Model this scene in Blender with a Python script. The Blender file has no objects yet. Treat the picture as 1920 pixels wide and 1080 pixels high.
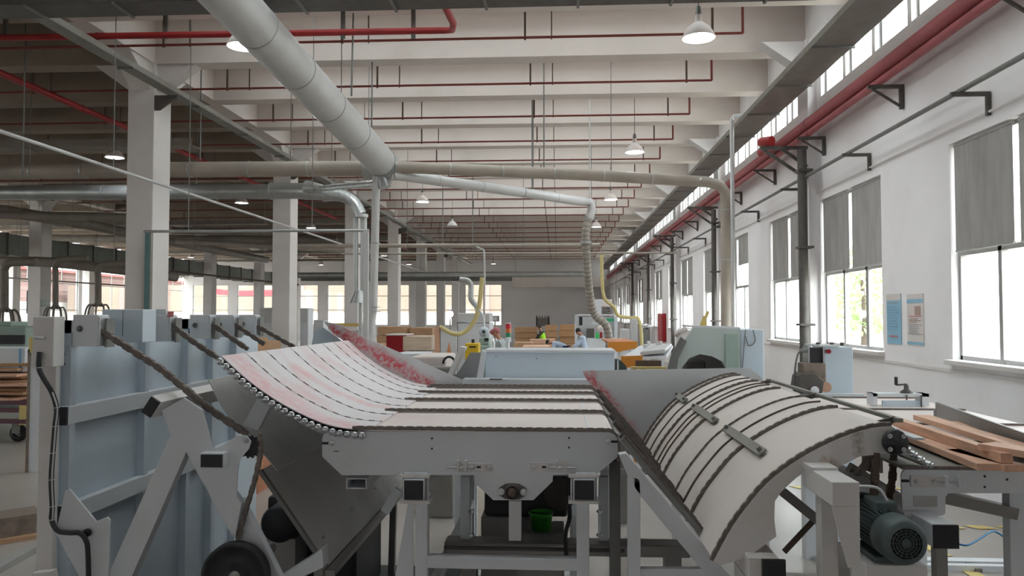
import bpy, bmesh, math, random
from mathutils import Vector, Matrix, Euler
random.seed(7)
SC = bpy.context.scene
COL = SC.collection
PI = math.pi

# ---------------------------------------------------------------- camera, sky, exposure
F = 1450.0
H = 2.1
VX, VY = 1045.0, 590.0
PITCH = math.atan((VY - 540) / F)
YAW = math.atan((VX - 960) / F * math.cos(PITCH))
cam_data = bpy.data.cameras.new('camera')
cam_data.sensor_width = 36
cam_data.lens = 36 * F / 1920
cam_data.clip_start = 0.05
cam_data.clip_end = 500
cam = bpy.data.objects.new('camera', cam_data)
cam.location = (0, 0, H)
cam.rotation_euler = (PI / 2 + PITCH, 0, YAW)
COL.objects.link(cam)
SC.camera = cam
CM = cam.rotation_euler.to_matrix()

SC.view_settings.view_transform = 'Standard'
SC.view_settings.look = 'None'
SC.view_settings.gamma = 1
SC.view_settings.use_curve_mapping = False
SC.view_settings.exposure = 0.85
SC.cycles.use_denoising = True
SC.cycles.max_bounces = 8
SC.cycles.diffuse_bounces = 5
SC.cycles.glossy_bounces = 3
SC.cycles.transparent_max_bounces = 12
SC.cycles.caustics_reflective = False
SC.cycles.caustics_refractive = False
SC.cycles.sample_clamp_indirect = 8

world = bpy.data.worlds.new('overcast_sky')
SC.world = world
world.use_nodes = True
wn = world.node_tree.nodes
wl = world.node_tree.links
bg = wn['Background']
bg.inputs['Strength'].default_value = 5.5
tc = wn.new('ShaderNodeTexCoord')
sp = wn.new('ShaderNodeSeparateXYZ')
cr = wn.new('ShaderNodeValToRGB')
cr.color_ramp.elements[0].position = 0.45
cr.color_ramp.elements[0].color = (0.62, 0.60, 0.58, 1)
cr.color_ramp.elements[1].position = 0.62
cr.color_ramp.elements[1].color = (0.93, 0.97, 1.0, 1)
mp = wn.new('ShaderNodeMath'); mp.operation = 'MULTIPLY_ADD'
mp.inputs[1].default_value = 0.5; mp.inputs[2].default_value = 0.5
wl.new(tc.outputs['Generated'], sp.inputs[0])
wl.new(sp.outputs['Z'], mp.inputs[0])
wl.new(mp.outputs[0], cr.inputs[0])
wl.new(cr.outputs[0], bg.inputs['Color'])


# ---------------------------------------------------------------- helpers
def at(px, py, Y):
    """the point of the place seen at a photo pixel, at depth Y along the hall"""
    d = CM @ Vector(((px - 960) / F, (540 - py) / F, -1))
    return Vector((0, 0, H)) + d * (Y / d.y)


def V(*a):
    return Vector(a)


def lin(c):
    return c / 12.92 if c <= 0.04045 else ((c + 0.055) / 1.055) ** 2.4


def rgb(h):
    return tuple(lin(int(h[i:i + 2], 16) / 255) for i in (0, 2, 4))


MATS = {}


def mat(name, hx, rough=0.6, metal=0.0, var=0.08, scale=3.0, bump=0.0, spec=0.4, stretch=None, dirt=None, dirt_amt=0.5):
    if name in MATS:
        return MATS[name]
    m = bpy.data.materials.new(name)
    m.use_nodes = True
    n = m.node_tree.nodes
    l = m.node_tree.links
    b = n['Principled BSDF']
    b.inputs['Roughness'].default_value = rough
    b.inputs['Metallic'].default_value = metal
    b.inputs['Specular IOR Level'].default_value = spec
    c = rgb(hx)
    t = n.new('ShaderNodeTexCoord')
    mpn = n.new('ShaderNodeMapping')
    if stretch:
        mpn.inputs['Scale'].default_value = stretch
    l.new(t.outputs['Object'], mpn.inputs['Vector'])
    nz = n.new('ShaderNodeTexNoise')
    nz.inputs['Scale'].default_value = scale
    nz.inputs['Detail'].default_value = 5
    l.new(mpn.outputs[0], nz.inputs['Vector'])
    r = n.new('ShaderNodeValToRGB')
    r.color_ramp.elements[0].position = 0.3
    r.color_ramp.elements[1].position = 0.7
    r.color_ramp.elements[0].color = tuple(max(0, x * (1 - var)) for x in c) + (1,)
    r.color_ramp.elements[1].color = tuple(min(1, x * (1 + var)) for x in c) + (1,)
    l.new(nz.outputs['Fac'], r.inputs[0])
    out = r.outputs[0]
    if dirt:
        n2 = n.new('ShaderNodeTexNoise')
        n2.inputs['Scale'].default_value = scale * 0.6
        n2.inputs['Detail'].default_value = 8
        n2.inputs['Roughness'].default_value = 0.65
        mp2 = n.new('ShaderNodeMapping')
        mp2.inputs['Location'].default_value = (13, 7, 3)
        l.new(mpn.outputs[0], mp2.inputs['Vector'])
        l.new(mp2.outputs[0], n2.inputs['Vector'])
        r2 = n.new('ShaderNodeValToRGB')
        r2.color_ramp.elements[0].position = 0.52
        r2.color_ramp.elements[0].color = (0, 0, 0, 1)
        r2.color_ramp.elements[1].position = 0.75
        r2.color_ramp.elements[1].color = (dirt_amt,) * 3 + (1,)
        l.new(n2.outputs['Fac'], r2.inputs[0])
        mx = n.new('ShaderNodeMixRGB')
        l.new(r2.outputs[0], mx.inputs[0])
        l.new(out, mx.inputs[1])
        mx.inputs[2].default_value = rgb(dirt) + (1,)
        out = mx.outputs[0]
    l.new(out, b.inputs['Base Color'])
    if bump:
        bp = n.new('ShaderNodeBump')
        bp.inputs['Strength'].default_value = bump
        bp.inputs['Distance'].default_value = 0.01
        l.new(nz.outputs['Fac'], bp.inputs['Height'])
        l.new(bp.outputs[0], b.inputs['Normal'])
    MATS[name] = m
    return m


def emit(name, hx, strength):
    if name in MATS:
        return MATS[name]
    m = bpy.data.materials.new(name)
    m.use_nodes = True
    b = m.node_tree.nodes['Principled BSDF']
    b.inputs['Base Color'].default_value = rgb(hx) + (1,)
    b.inputs['Emission Color'].default_value = rgb(hx) + (1,)
    b.inputs['Emission Strength'].default_value = strength
    MATS[name] = m
    return m


def stain(m, p0, p1, width, hx, amount=0.9, patch=9.0):
    """a worn paint smear on material m along the line p0-p1 in object space"""
    n = m.node_tree.nodes
    l = m.node_tree.links
    b = n['Principled BSDF']
    src = b.inputs['Base Color'].links[0].from_socket
    t = n.new('ShaderNodeTexCoord')
    p0 = Vector(p0); p1 = Vector(p1)
    u = (p1 - p0); L = u.length; u.normalize()
    sub = n.new('ShaderNodeVectorMath'); sub.operation = 'SUBTRACT'
    sub.inputs[1].default_value = p0
    l.new(t.outputs['Object'], sub.inputs[0])
    dt = n.new('ShaderNodeVectorMath'); dt.operation = 'DOT_PRODUCT'
    dt.inputs[1].default_value = u
    l.new(sub.outputs[0], dt.inputs[0])
    cl = n.new('ShaderNodeClamp'); cl.inputs['Max'].default_value = L
    l.new(dt.outputs['Value'], cl.inputs['Value'])
    sc = n.new('ShaderNodeVectorMath'); sc.operation = 'SCALE'
    sc.inputs[0].default_value = u
    l.new(cl.outputs[0], sc.inputs['Scale'])
    ds = n.new('ShaderNodeVectorMath'); ds.operation = 'DISTANCE'
    l.new(sub.outputs[0], ds.inputs[0]); l.new(sc.outputs[0], ds.inputs[1])
    nz = n.new('ShaderNodeTexNoise'); nz.inputs['Scale'].default_value = patch; nz.inputs['Detail'].default_value = 8
    nz.inputs['Roughness'].default_value = 0.7
    l.new(t.outputs['Object'], nz.inputs['Vector'])
    ma = n.new('ShaderNodeMath'); ma.operation = 'MULTIPLY_ADD'
    ma.inputs[1].default_value = -2.2 * width; ma.inputs[2].default_value = 1.1 * width
    l.new(nz.outputs['Fac'], ma.inputs[0])
    ad = n.new('ShaderNodeMath'); ad.operation = 'ADD'
    l.new(ma.outputs[0], ad.inputs[0]); l.new(ds.outputs['Value'], ad.inputs[1])
    mr = n.new('ShaderNodeMapRange')
    mr.inputs['From Min'].default_value = width
    mr.inputs['From Max'].default_value = width * 0.2
    mr.inputs['To Min'].default_value = 0; mr.inputs['To Max'].default_value = amount
    l.new(ad.outputs[0], mr.inputs['Value'])
    n3 = n.new('ShaderNodeTexNoise'); n3.inputs['Scale'].default_value = patch * 5; n3.inputs['Detail'].default_value = 6
    l.new(t.outputs['Object'], n3.inputs['Vector'])
    m3 = n.new('ShaderNodeMapRange'); m3.inputs['From Min'].default_value = 0.36; m3.inputs['From Max'].default_value = 0.58
    m3.inputs['To Min'].default_value = 0.3
    l.new(n3.outputs['Fac'], m3.inputs['Value'])
    m4 = n.new('ShaderNodeMath'); m4.operation = 'MULTIPLY'
    l.new(mr.outputs[0], m4.inputs[0]); l.new(m3.outputs[0], m4.inputs[1])
    mx = n.new('ShaderNodeMixRGB')
    l.new(m4.outputs[0], mx.inputs[0]); l.new(src, mx.inputs[1])
    mx.inputs[2].default_value = rgb(hx) + (1,)
    l.new(mx.outputs[0], b.inputs['Base Color'])


def wpos(o):
    p = Vector((0, 0, 0))
    while o:
        p += o.location
        o = o.parent
    return p


def frame_of(d, up=None):
    d = d.normalized()
    up = Vector(up) if up is not None else Vector((0, 0, 1))
    if abs(d.dot(up)) > 0.98:
        up = Vector((0, 1, 0)) if abs(d.y) < 0.9 else Vector((1, 0, 0))
    s = d.cross(up).normalized()
    u = s.cross(d).normalized()
    return d, s, u


def smooth_path(pts, n=6, closed=False):
    """Catmull-Rom through points"""
    pts = [Vector(p) for p in pts]
    out = []
    m = len(pts)
    rng = range(m if closed else m - 1)
    for i in rng:
        p1, p2 = pts[i], pts[(i + 1) % m]
        p0 = pts[i - 1] if (i > 0 or closed) else p1 * 2 - p2
        p3 = pts[(i + 2) % m] if (i + 2 < m or closed) else p2 * 2 - p1
        for k in range(n):
            t = k / n
            out.append(0.5 * ((2 * p1) + (p2 - p0) * t + (2 * p0 - 5 * p1 + 4 * p2 - p3) * t * t + (3 * p1 - p0 - 3 * p2 + p3) * t ** 3))
    if not closed:
        out.append(pts[-1].copy())
    return out


def resample(pts, step):
    out = [pts[0].copy()]
    acc = 0.0
    for a, b in zip(pts, pts[1:]):
        L = (b - a).length
        while acc + L >= step:
            t = (step - acc) / L
            a = a + (b - a) * t
            L = (b - a).length
            acc = 0.0
            out.append(a.copy())
            if L < 1e-9:
                break
        acc += L
    return out


class MB:
    def __init__(self):
        self.v = []; self.f = []; self.s = []

    def add(self, vs, fs, smooth=False):
        k = len(self.v)
        self.v += [Vector(p) for p in vs]
        self.f += [tuple(i + k for i in q) for q in fs]
        self.s += [smooth] * len(fs)
        return self

    def box(self, c, s, rot=None):
        c = Vector(c)
        vs = []
        R = Euler(rot).to_matrix() if rot else None
        for x in (-.5, .5):
            for y in (-.5, .5):
                for z in (-.5, .5):
                    p = Vector((x * s[0], y * s[1], z * s[2]))
                    if R: p = R @ p
                    vs.append(c + p)
        return self.add(vs, [(0, 1, 3, 2), (4, 6, 7, 5), (0, 4, 5, 1), (2, 3, 7, 6), (0, 2, 6, 4), (1, 5, 7, 3)])

    def bb(self, a, b):
        a = Vector(a); b = Vector(b)
        return self.box((a + b) / 2, [abs(x) for x in (b - a)])

    def bar(self, p0, p1, w, h, up=None):
        p0 = Vector(p0); p1 = Vector(p1)
        d, s, u = frame_of(p1 - p0, up)
        vs = []
        for p in (p0, p1):
            for a, b in ((-1, -1), (1, -1), (1, 1), (-1, 1)):
                vs.append(p + s * (a * w / 2) + u * (b * h / 2))
        return self.add(vs, [(3, 2, 1, 0), (4, 5, 6, 7), (0, 1, 5, 4), (1, 2, 6, 5), (2, 3, 7, 6), (3, 0, 4, 7)])

    def prism(self, pts, vec):
        pts = [Vector(p) for p in pts]
        vec = Vector(vec)
        n = len(pts)
        nrm = Vector((0, 0, 0))
        for i in range(n):
            nrm += pts[i].cross(pts[(i + 1) % n])
        if nrm.dot(vec) > 0:
            pts = pts[::-1]
        vs = pts + [p + vec for p in pts]
        fs = [tuple(range(n)), tuple(range(2 * n - 1, n - 1, -1))]
        for i in range(n):
            j = (i + 1) % n
            fs.append((i, i + n, j + n, j))
        return self.add(vs, fs)

    def tube(self, pts, r, n=12, caps=True, smooth=True, closed=False):
        pts = [Vector(p) for p in pts]
        m = len(pts)
        rs = r if isinstance(r, (list, tuple)) else [r] * m
        vs = []
        prev = None
        for i, p in enumerate(pts):
            a = pts[i - 1] if (i > 0 or closed) else p
            b = pts[(i + 1) % m] if (i < m - 1 or closed) else p
            d = (b - a).normalized()
            if prev is None:
                _, s, u = frame_of(d)
            else:
                s = prev - d * prev.dot(d)
                if s.length < 1e-6: _, s, u = frame_of(d)
                s.normalize()
                u = s.cross(d)
            prev = s
            for k in range(n):
                t = 2 * PI * k / n
                vs.append(p + (s * math.cos(t) + s.cross(d) * math.sin(t)) * rs[i])
        fs = []
        for i in range(m if closed else m - 1):
            j = (i + 1) % m
            for k in range(n):
                k2 = (k + 1) % n
                fs.append((i * n + k, j * n + k, j * n + k2, i * n + k2))
        self.add(vs, fs, smooth)
        if caps and not closed:
            self.add(vs[:n], [tuple(range(n))])
            self.add(vs[-n:], [tuple(range(n - 1, -1, -1))])
        return self

    def cyl(self, p0, p1, r, n=16, r2=None):
        return self.tube([p0, p1], [r, r if r2 is None else r2], n)

    def lathe(self, prof, c, axis=(0, 0, 1), n=24, smooth=True):
        """prof: list of (radius, height along the axis)"""
        c = Vector(c)
        d, s, u = frame_of(Vector(axis))
        vs = []
        for (r, h) in prof:
            for k in range(n):
                t = 2 * PI * k / n
                vs.append(c + d * h + (s * math.cos(t) + u * math.sin(t)) * max(r, 1e-5))
        fs = []
        for i in range(len(prof) - 1):
            for k in range(n):
                k2 = (k + 1) % n
                fs.append((i * n + k, i * n + k2, (i + 1) * n + k2, (i + 1) * n + k))
        return self.add(vs, fs, smooth)

    def ball(self, c, r, sc=(1, 1, 1), n=12):
        c = Vector(c)
        vs = []; fs = []
        m = n // 2 + 1
        for i in range(m + 1):
            a = PI * i / m
            for k in range(n):
                t = 2 * PI * k / n
                vs.append(c + Vector((r * sc[0] * math.sin(a) * math.cos(t), r * sc[1] * math.sin(a) * math.sin(t), r * sc[2] * math.cos(a))))
        for i in range(m):
            for k in range(n):
                k2 = (k + 1) % n
                fs.append((i * n + k, (i + 1) * n + k, (i + 1) * n + k2, i * n + k2))
        return self.add(vs, fs, True)

    def strip(self, A, B, th, nrm_fix=None):
        """a sheet of thickness th between rows of points A and B"""
        n = len(A)
        vs = []
        for i in range(n):
            a, b = A[i], B[i]
            t = (A[min(i + 1, n - 1)] - A[max(i - 1, 0)])
            nr = t.cross(b - a).normalized()
            if nr.z < 0: nr = -nr
            if nrm_fix: nr = Vector(nrm_fix)
            vs += [a, b, b - nr * th, a - nr * th]
        fs = []
        for i in range(n - 1):
            k = i * 4
            for q in range(4):
                q2 = (q + 1) % 4
                fs.append((k + q, k + 4 + q, k + 4 + q2, k + q2))
        fs.append((0, 1, 2, 3)); k = (n - 1) * 4
        fs.append((k + 3, k + 2, k + 1, k))
        return self.add(vs, fs, False)

    def chain(self, pts, pitch=0.03, w=0.03, h=0.022):
        """a roller chain: alternating inner and outer links along a path"""
        q = resample([Vector(p) for p in pts], pitch)
        for i in range(len(q) - 1):
            ww = w if i % 2 else w * 0.72
            d = (q[i + 1] - q[i])
            hh = h * 0.92 if i % 2 else h * 1.08
            self.bar(q[i] - d * 0.12, q[i + 1] + d * 0.12, ww, hh, up=self.cup(d))
        return self

    @staticmethod
    def cup(d):
        return (0, 1, 0) if abs(d.normalized().y) < 0.9 else (0, 0, 1)

    def build(self, name, m, parent=None, bevel=0.0, kind=None, smooth_angle=None):
        me = bpy.data.meshes.new(name)
        if parent is not None:
            off = wpos(parent)
        else:
            xs = [p.x for p in self.v]; ys = [p.y for p in self.v]; zs = [p.z for p in self.v]
            off = Vector(((min(xs) + max(xs)) / 2, (min(ys) + max(ys)) / 2, min(zs)))
        me.from_pydata([tuple(p - off) for p in self.v], [], self.f)
        for p, s in zip(me.polygons, self.s):
            p.use_smooth = s
        bm = bmesh.new(); bm.from_mesh(me)
        bmesh.ops.recalc_face_normals(bm, faces=bm.faces)
        bm.to_mesh(me); bm.free()
        me.materials.append(m)
        o = bpy.data.objects.new(name, me)
        COL.objects.link(o)
        if parent is not None:
            o.parent = parent
        else:
            o.location = off
        if bevel:
            bv = o.modifiers.new('bevel', 'BEVEL')
            bv.width = bevel; bv.segments = 2; bv.limit_method = 'ANGLE'; bv.angle_limit = 0.7
        if kind: o['kind'] = kind
        return o


def tag(o, label, cat, group=None, kind=None):
    o['label'] = label; o['category'] = cat
    if group: o['group'] = group
    if kind: o['kind'] = kind
    return o


def thing(name, label, cat, loc=(0, 0, 0), group=None):
    o = bpy.data.objects.new(name, None)
    o.empty_display_size = 0.1
    COL.objects.link(o)
    o.location = loc
    return tag(o, label, cat, group)


def kids(o):
    return [c for c in COL.objects if c.parent == o]


TREE = {}


def dup(root, move, label=None, group=None):
    def cp(o, par):
        c = o.copy(); COL.objects.link(c)
        if par is not None:
            c.parent = par
        for ch in TREE.setdefault(o.name, [k for k in kids(o)]):
            cp(ch, c)
        return c
    r = cp(root, None)
    r.location = root.location + Vector(move)
    if label: r['label'] = label
    if group: r['group'] = group
    return r


def struct(mb, name, m, parent=None, bevel=0.0):
    o = mb.build(name, m, parent, bevel)
    if parent is None: o['kind'] = 'structure'
    return o


def copies(o, moves):
    for mv in moves:
        c = o.copy(); COL.objects.link(c); c.location = o.location + Vector(mv)


ORD = ['first', 'second', 'third', 'fourth', 'fifth', 'sixth', 'seventh', 'eighth', 'ninth', 'tenth', 'eleventh', 'twelfth',
       'thirteenth', 'fourteenth', 'fifteenth', 'sixteenth', 'seventeenth', 'eighteenth', 'nineteenth', 'twentieth', 'twenty-first',
       'twenty-second', 'twenty-third', 'twenty-fourth']

# ---------------------------------------------------------------- materials
M_brownduct = mat('dark_brown_duct', '857D75', 0.6, 0.0, var=0.12, scale=3)
M_bare = mat('bare_sheet_steel', 'D4D1CE', 0.5, 0.05, var=0.08, scale=2, dirt='77726D', dirt_amt=0.5)
M_wallred = mat('hazed_red_pipe_paint', 'A0565A', 0.5, var=0.1, scale=3)  # right wall pipes: haze put into a paler red
M_plaster = mat('plaster_white', 'DDD8D6', 0.85, var=0.05, scale=0.9, bump=0.05, dirt='B9AFA2', dirt_amt=0.35)
M_wall = mat('wall_paint', 'F0EDEE', 0.8, var=0.03, scale=0.8, bump=0.03, dirt='C4BAB0', dirt_amt=0.25)
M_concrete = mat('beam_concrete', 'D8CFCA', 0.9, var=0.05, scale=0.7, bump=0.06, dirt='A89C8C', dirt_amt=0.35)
M_dimmed = mat('dimmed_concrete', '9C8F83', 0.9, var=0.08, scale=0.7, bump=0.06, dirt='6F6358', dirt_amt=0.5)  # left ceiling's dimness put into a darker concrete colour
M_farwall = mat('far_wall_paint', 'CFCBCB', 0.85, var=0.04, scale=0.4, dirt='B0A9A8', dirt_amt=0.4)
M_floor = mat('floor_concrete', '9C958F', 0.3, var=0.10, scale=0.7, bump=0.05, dirt='75706A', dirt_amt=0.6)
M_yellow = mat('yellow_paint', 'CDB978', 0.6, var=0.1, scale=6)
M_red = mat('red_pipe_paint', '9C2A2C', 0.45, var=0.12, scale=4)
M_redthin = mat('red_brown_pipe_paint', '84433C', 0.6, var=0.15, scale=5)
M_rod = mat('rusty_steel', '5E4F47', 0.7, var=0.2, scale=8)
M_grey = mat('grey_steel', '7C7C7A', 0.5, 0.4, var=0.1, scale=5)
M_dsteel = mat('dark_steel', '5A5653', 0.55, 0.15, var=0.15, scale=6)
M_tray = mat('tray_steel', '8C8A84', 0.6, 0.35, var=0.1, scale=3, dirt='7A6C5A', dirt_amt=0.5)
M_galv = mat('galvanised_duct', 'B4B7B6', 0.38, 0.65, var=0.1, scale=3)
M_galvw = mat('pale_duct_paint', 'C6C6C6', 0.45, 0.25, var=0.06, scale=2)
M_tanduct = mat('dusty_duct', 'A9A096', 0.6, 0.15, var=0.1, scale=2)
M_white = mat('white_machine_paint', 'D3D6DA', 0.42, var=0.03, scale=2, dirt='A9A6A0', dirt_amt=0.3)
M_whiteb = mat('blueish_sheet_paint', 'C6D2DC', 0.35, var=0.04, scale=1.5, dirt='A3ABB0', dirt_amt=0.35)
M_whitew = mat('warm_white_paint', 'D6D3D1', 0.45, var=0.04, scale=3, dirt='A08C72', dirt_amt=0.4)
M_cream = mat('cream_board', 'DDD2CE', 0.5, var=0.05, scale=2, dirt='C9A8A4', dirt_amt=0.5)
M_chain = mat('oily_chain', '746B65', 0.55, 0.15, var=0.25, scale=40)
M_black = mat('black_rubber', '2C2C2F', 0.6, var=0.2, scale=10)
M_plug = mat('black_end_cap', '2A2A2E', 0.5, var=0.1, scale=10)
M_dark = mat('dark_grey_sheet', '8E8B88', 0.4, 0.45, var=0.12, scale=2, dirt='4B4744', dirt_amt=0.5)
M_chrome = mat('bright_zinc', 'C9CCCE', 0.25, 0.85, var=0.06, scale=10)
M_blind = mat('grey_blind_fabric', 'A3A09D', 0.9, var=0.12, scale=2.5, bump=0.2, stretch=(1, 3, 0.6))
M_alu = mat('aluminium_frame', 'A8A7A5', 0.45, 0.4, var=0.05, scale=6)
M_wood = mat('sawn_timber', 'D8AD93', 0.6, var=0.14, scale=5, stretch=(6, 1, 6), bump=0.1)
M_woodend = mat('timber_end_grain', 'B98063', 0.7, var=0.15, scale=20)
M_ply = mat('stacked_board', 'B49070', 0.7, var=0.2, scale=6, stretch=(1, 1, 12))
M_carton = mat('cardboard', 'B08A66', 0.8, var=0.1, scale=4)
M_wrap = mat('wrapped_boards', 'C9B6A2', 0.35, var=0.15, scale=5, stretch=(1, 1, 6))
M_redbin = mat('red_sheet', '9E1C26', 0.5, var=0.06, scale=4)
M_motor = mat('motor_grey_green', '4F5B5B', 0.5, 0.2, var=0.12, scale=12, dirt='6F7574', dirt_amt=0.4)
M_green = mat('green_plastic', '2C7A22', 0.45, var=0.06, scale=5)
M_mgreen = mat('machine_green', '9DB0A6', 0.5, var=0.06, scale=5)
M_hose = mat('yellow_hose', 'CDBE86', 0.55, var=0.08, scale=10)
M_orange = mat('orange_panel', 'C98232', 0.55, var=0.06, scale=5)
M_bluecable = mat('blue_cable', '3A86B8', 0.5, var=0.05, scale=5)
M_leaf = mat('leaf_green', 'A8BE88', 0.7, var=0.3, scale=2)
M_skin = mat('skin_tone', 'B98A70', 0.6, var=0.04, scale=8)
M_hair = mat('black_hair', '1E1A18', 0.6, var=0.2, scale=30)


def glass_mat():
    m = bpy.data.materials.new('window_glass')
    m.use_nodes = True
    n = m.node_tree.nodes; l = m.node_tree.links
    n.remove(n['Principled BSDF'])
    tr = n.new('ShaderNodeBsdfTransparent'); tr.inputs[0].default_value = (0.95, 0.98, 0.97, 1)
    gl = n.new('ShaderNodeBsdfGlossy'); gl.inputs['Roughness'].default_value = 0.05
    mx = n.new('ShaderNodeMixShader'); mx.inputs[0].default_value = 0.06
    l.new(tr.outputs[0], mx.inputs[1]); l.new(gl.outputs[0], mx.inputs[2])
    l.new(mx.outputs[0], n['Material Output'].inputs['Surface'])
    return m


M_glass = glass_mat()
# ================================================================ THE SHELL
XL, XC, XR, YF = -35.2, -8.375, 4.79, 71.0
ZB = 7.18            # underside of the beams
BEAM0, BSTEP = 15.05, 8 / 3
struct(MB().bb((XL - 0.3, -9, -0.2), (XR + 0.25, YF + 0.3, 0)), 'floor', M_floor)
RL0, RL1, RLW = -6.8, 3.6, 0.5        # unseen rooflight strips added between the beams to light the hall
rf = MB()
struct(MB().bb((XL - 0.3, -9, 8.2), (XC, YF + 0.3, 8.4)), 'ceiling_left', M_dimmed)
rf.bb((XC, -9, 8.2), (RL0, YF + 0.3, 8.4)); rf.bb((RL1, -9, 8.2), (XR + 0.25, YF + 0.3, 8.4))
ry = -9; added_rooflights = []
for k in range(-9, 21):
    yc = 15.15 + 8 / 3 * k + 1.54
    if yc < 3 or yc > 40: continue
    rf.bb((RL0, ry, 8.2), (RL1, yc - RLW / 2, 8.4)); added_rooflights.append(yc); ry = yc + RLW / 2
rf.bb((RL0, ry, 8.2), (RL1, YF + 0.3, 8.4))
struct(rf, 'ceiling', M_concrete)
bw = MB().bb((XL - 0.3, -9.3, 0), (XR + 0.25, -9, 2.6)).bb((XL - 0.3, -9.3, 3.6), (XR + 0.25, -9, 8.4))
for i in range(14):  # piers; the gaps between are unseen high windows, added for light
    bw.bb((XL + 3 * i, -9.3, 2.6), (XL + 3 * i + 2.0, -9, 3.6))
struct(bw, 'wall_back', M_wall)
b0 = struct(MB().bb((XC, BEAM0, ZB), (XR, BEAM0 + 0.42, 8.2)), 'ceiling_beam', M_concrete)
b1 = struct(MB().bb((XL, BEAM0, ZB), (XC, BEAM0 + 0.42, 8.2)), 'ceiling_beam', M_dimmed)
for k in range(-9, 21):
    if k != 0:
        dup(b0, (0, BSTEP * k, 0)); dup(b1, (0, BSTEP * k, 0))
# girders joining the columns
for gx in (-21.77, XC):
    struct(MB().bb((gx - 0.25, -9, ZB + 0.004), (gx + 0.25, YF, 8.19)), 'ceiling_girder', M_concrete)


def column(cx, w, y, sides, d=0.63, z1=ZB):
    m = MB()
    m.bb((cx - w / 2, y, 0), (cx + w / 2, y + d, z1 + 0.05))
    h = 0.55
    for s in sides:
        x0 = cx + s * w / 2
        m.prism([V(x0 - s * 0.02, y + 0.1, ZB - h), V(x0, y + 0.1, ZB - h), V(x0 + s * 0.8, y + 0.1, ZB + 0.02), V(x0 - s * 0.02, y + 0.1, ZB + 0.02)], (0, 0.34, 0))
    for s in (-1, 1):
        yy = y if s < 0 else y + d
        m.prism([V(cx - w * 0.38, yy - s * 0.02, ZB - h), V(cx - w * 0.38, yy, ZB - h), V(cx - w * 0.38, yy + s * 0.8, ZB + 0.02), V(cx - w * 0.38, yy - s * 0.02, ZB + 0.02)], (w * 0.76, 0, 0))
    return m


c0 = struct(column(XC, 0.55, 15.0, (-1, 1), d=0.68), 'concrete_column', M_plaster, bevel=0.015)
for k in (-2, -1, 1, 2, 3, 4, 5, 6):
    dup(c0, (0, 8 * k, 0))
for k in range(-1, 7):
    dup(c0, (-13.4, 8 * k, 0))
for k in range(0, 7):
    dup(c0, (-26.3, 8 * k, 0))
cr0 = struct(column(XR - 0.02, 0.3, 14.45, (-1,), d=0.6), 'concrete_column', M_wall, bevel=0.01)
for k in (-1, 1, 2, 3, 4, 5, 6):
    dup(cr0, (0, 8 * k, 0))

# ---- right wall with its windows and the clerestory strip
WZ0, WZ1, TZ = 1.555, 4.18, 2.87
CZ0, CZ1 = 6.06, 6.95
wins = []
for k in range(-1, 7):
    p = 14.73 + 8 * k
    wins.append((p - 3.02, p - 0.37))
    wins.append((p + 0.37, p + 2.97))
wins = [w for w in wins if w[1] < 70.5]
clers = []
for k in range(-1, 7):
    for i in range(6):
        y0 = 14.73 + 8 * k + 0.42 + 1.2 * i
        if y0 + 1.1 < 70.8: clers.append((y0, y0 + 1.08))
X0, X1 = XR, XR + 0.25
wr = MB()
wr.bb((X0, -9, 0), (X1, YF, WZ0)); wr.bb((X0, -9, WZ1), (X1, YF, CZ0)); wr.bb((X0, -9, CZ1), (X1, YF, 8.2))
ys = -9
for a, b in wins:
    wr.bb((X0, ys, WZ0), (X1, a, WZ1)); ys = b
wr.bb((X0, ys, WZ0), (X1, YF, WZ1))
ys = -9
for a, b in clers:
    wr.bb((X0, ys, CZ0), (X1, a, CZ1)); ys = b
wr.bb((X0, ys, CZ0), (X1, YF, CZ1))
struct(wr, 'wall_right', M_wall)
# low plinth ledge running under the sills
struct(MB().bb((XR - 0.015, -9, 1.40), (XR, YF, 1.44)), 'trim_1', M_plaster)


def window(n, a, b, z0, z1, kindm=True):
    fr = MB()
    x = XR + 0.12
    t = 0.05
    fr.bb((x - 0.03, a, z0), (x + 0.03, b, z0 + t)); fr.bb((x - 0.03, a, z1 - t), (x + 0.03, b, z1))
    fr.bb((x - 0.03, a, z0), (x + 0.03, a + t, z1)); fr.bb((x - 0.03, b - t, z0), (x + 0.03, b, z1))
    if kindm:
        L = b - a
        fr.bb((x - 0.035, a, TZ - 0.06), (x + 0.035, b, TZ))
        fr.bb((x - 0.03, a + L * 0.5 - 0.03, TZ), (x + 0.03, a + L * 0.5 + 0.03, z1))
        for f in (0.3, 0.66):
            fr.bb((x - 0.035, a + L * f - 0.035, z0), (x + 0.035, a + L * f + 0.035, TZ))
        fr.bb((x - 0.045, a + L * 0.27 - 0.02, z0 + 0.04), (x - 0.02, a + L * 0.27 + 0.02, TZ - 0.06))
    o = struct(fr, 'window_%d' % n, M_alu)
    MB().bb((x - 0.004, a + 0.02, z0 + 0.02), (x + 0.004, b - 0.02, z1 - 0.02)).build('window_pane', M_glass, o)
    if kindm:
        MB().bb((XR - 0.09, a - 0.05, z0 - 0.06), (XR + 0.1, b + 0.05, z0 - 0.001)).build('window_sill', M_plaster, o, bevel=0.008)
    return o


nw = 1
for a, b in wins:
    window(nw, a, b, WZ0, WZ1); nw += 1
for a, b in clers:
    window(nw, a, b, CZ0, CZ1, False); nw += 1

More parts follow.
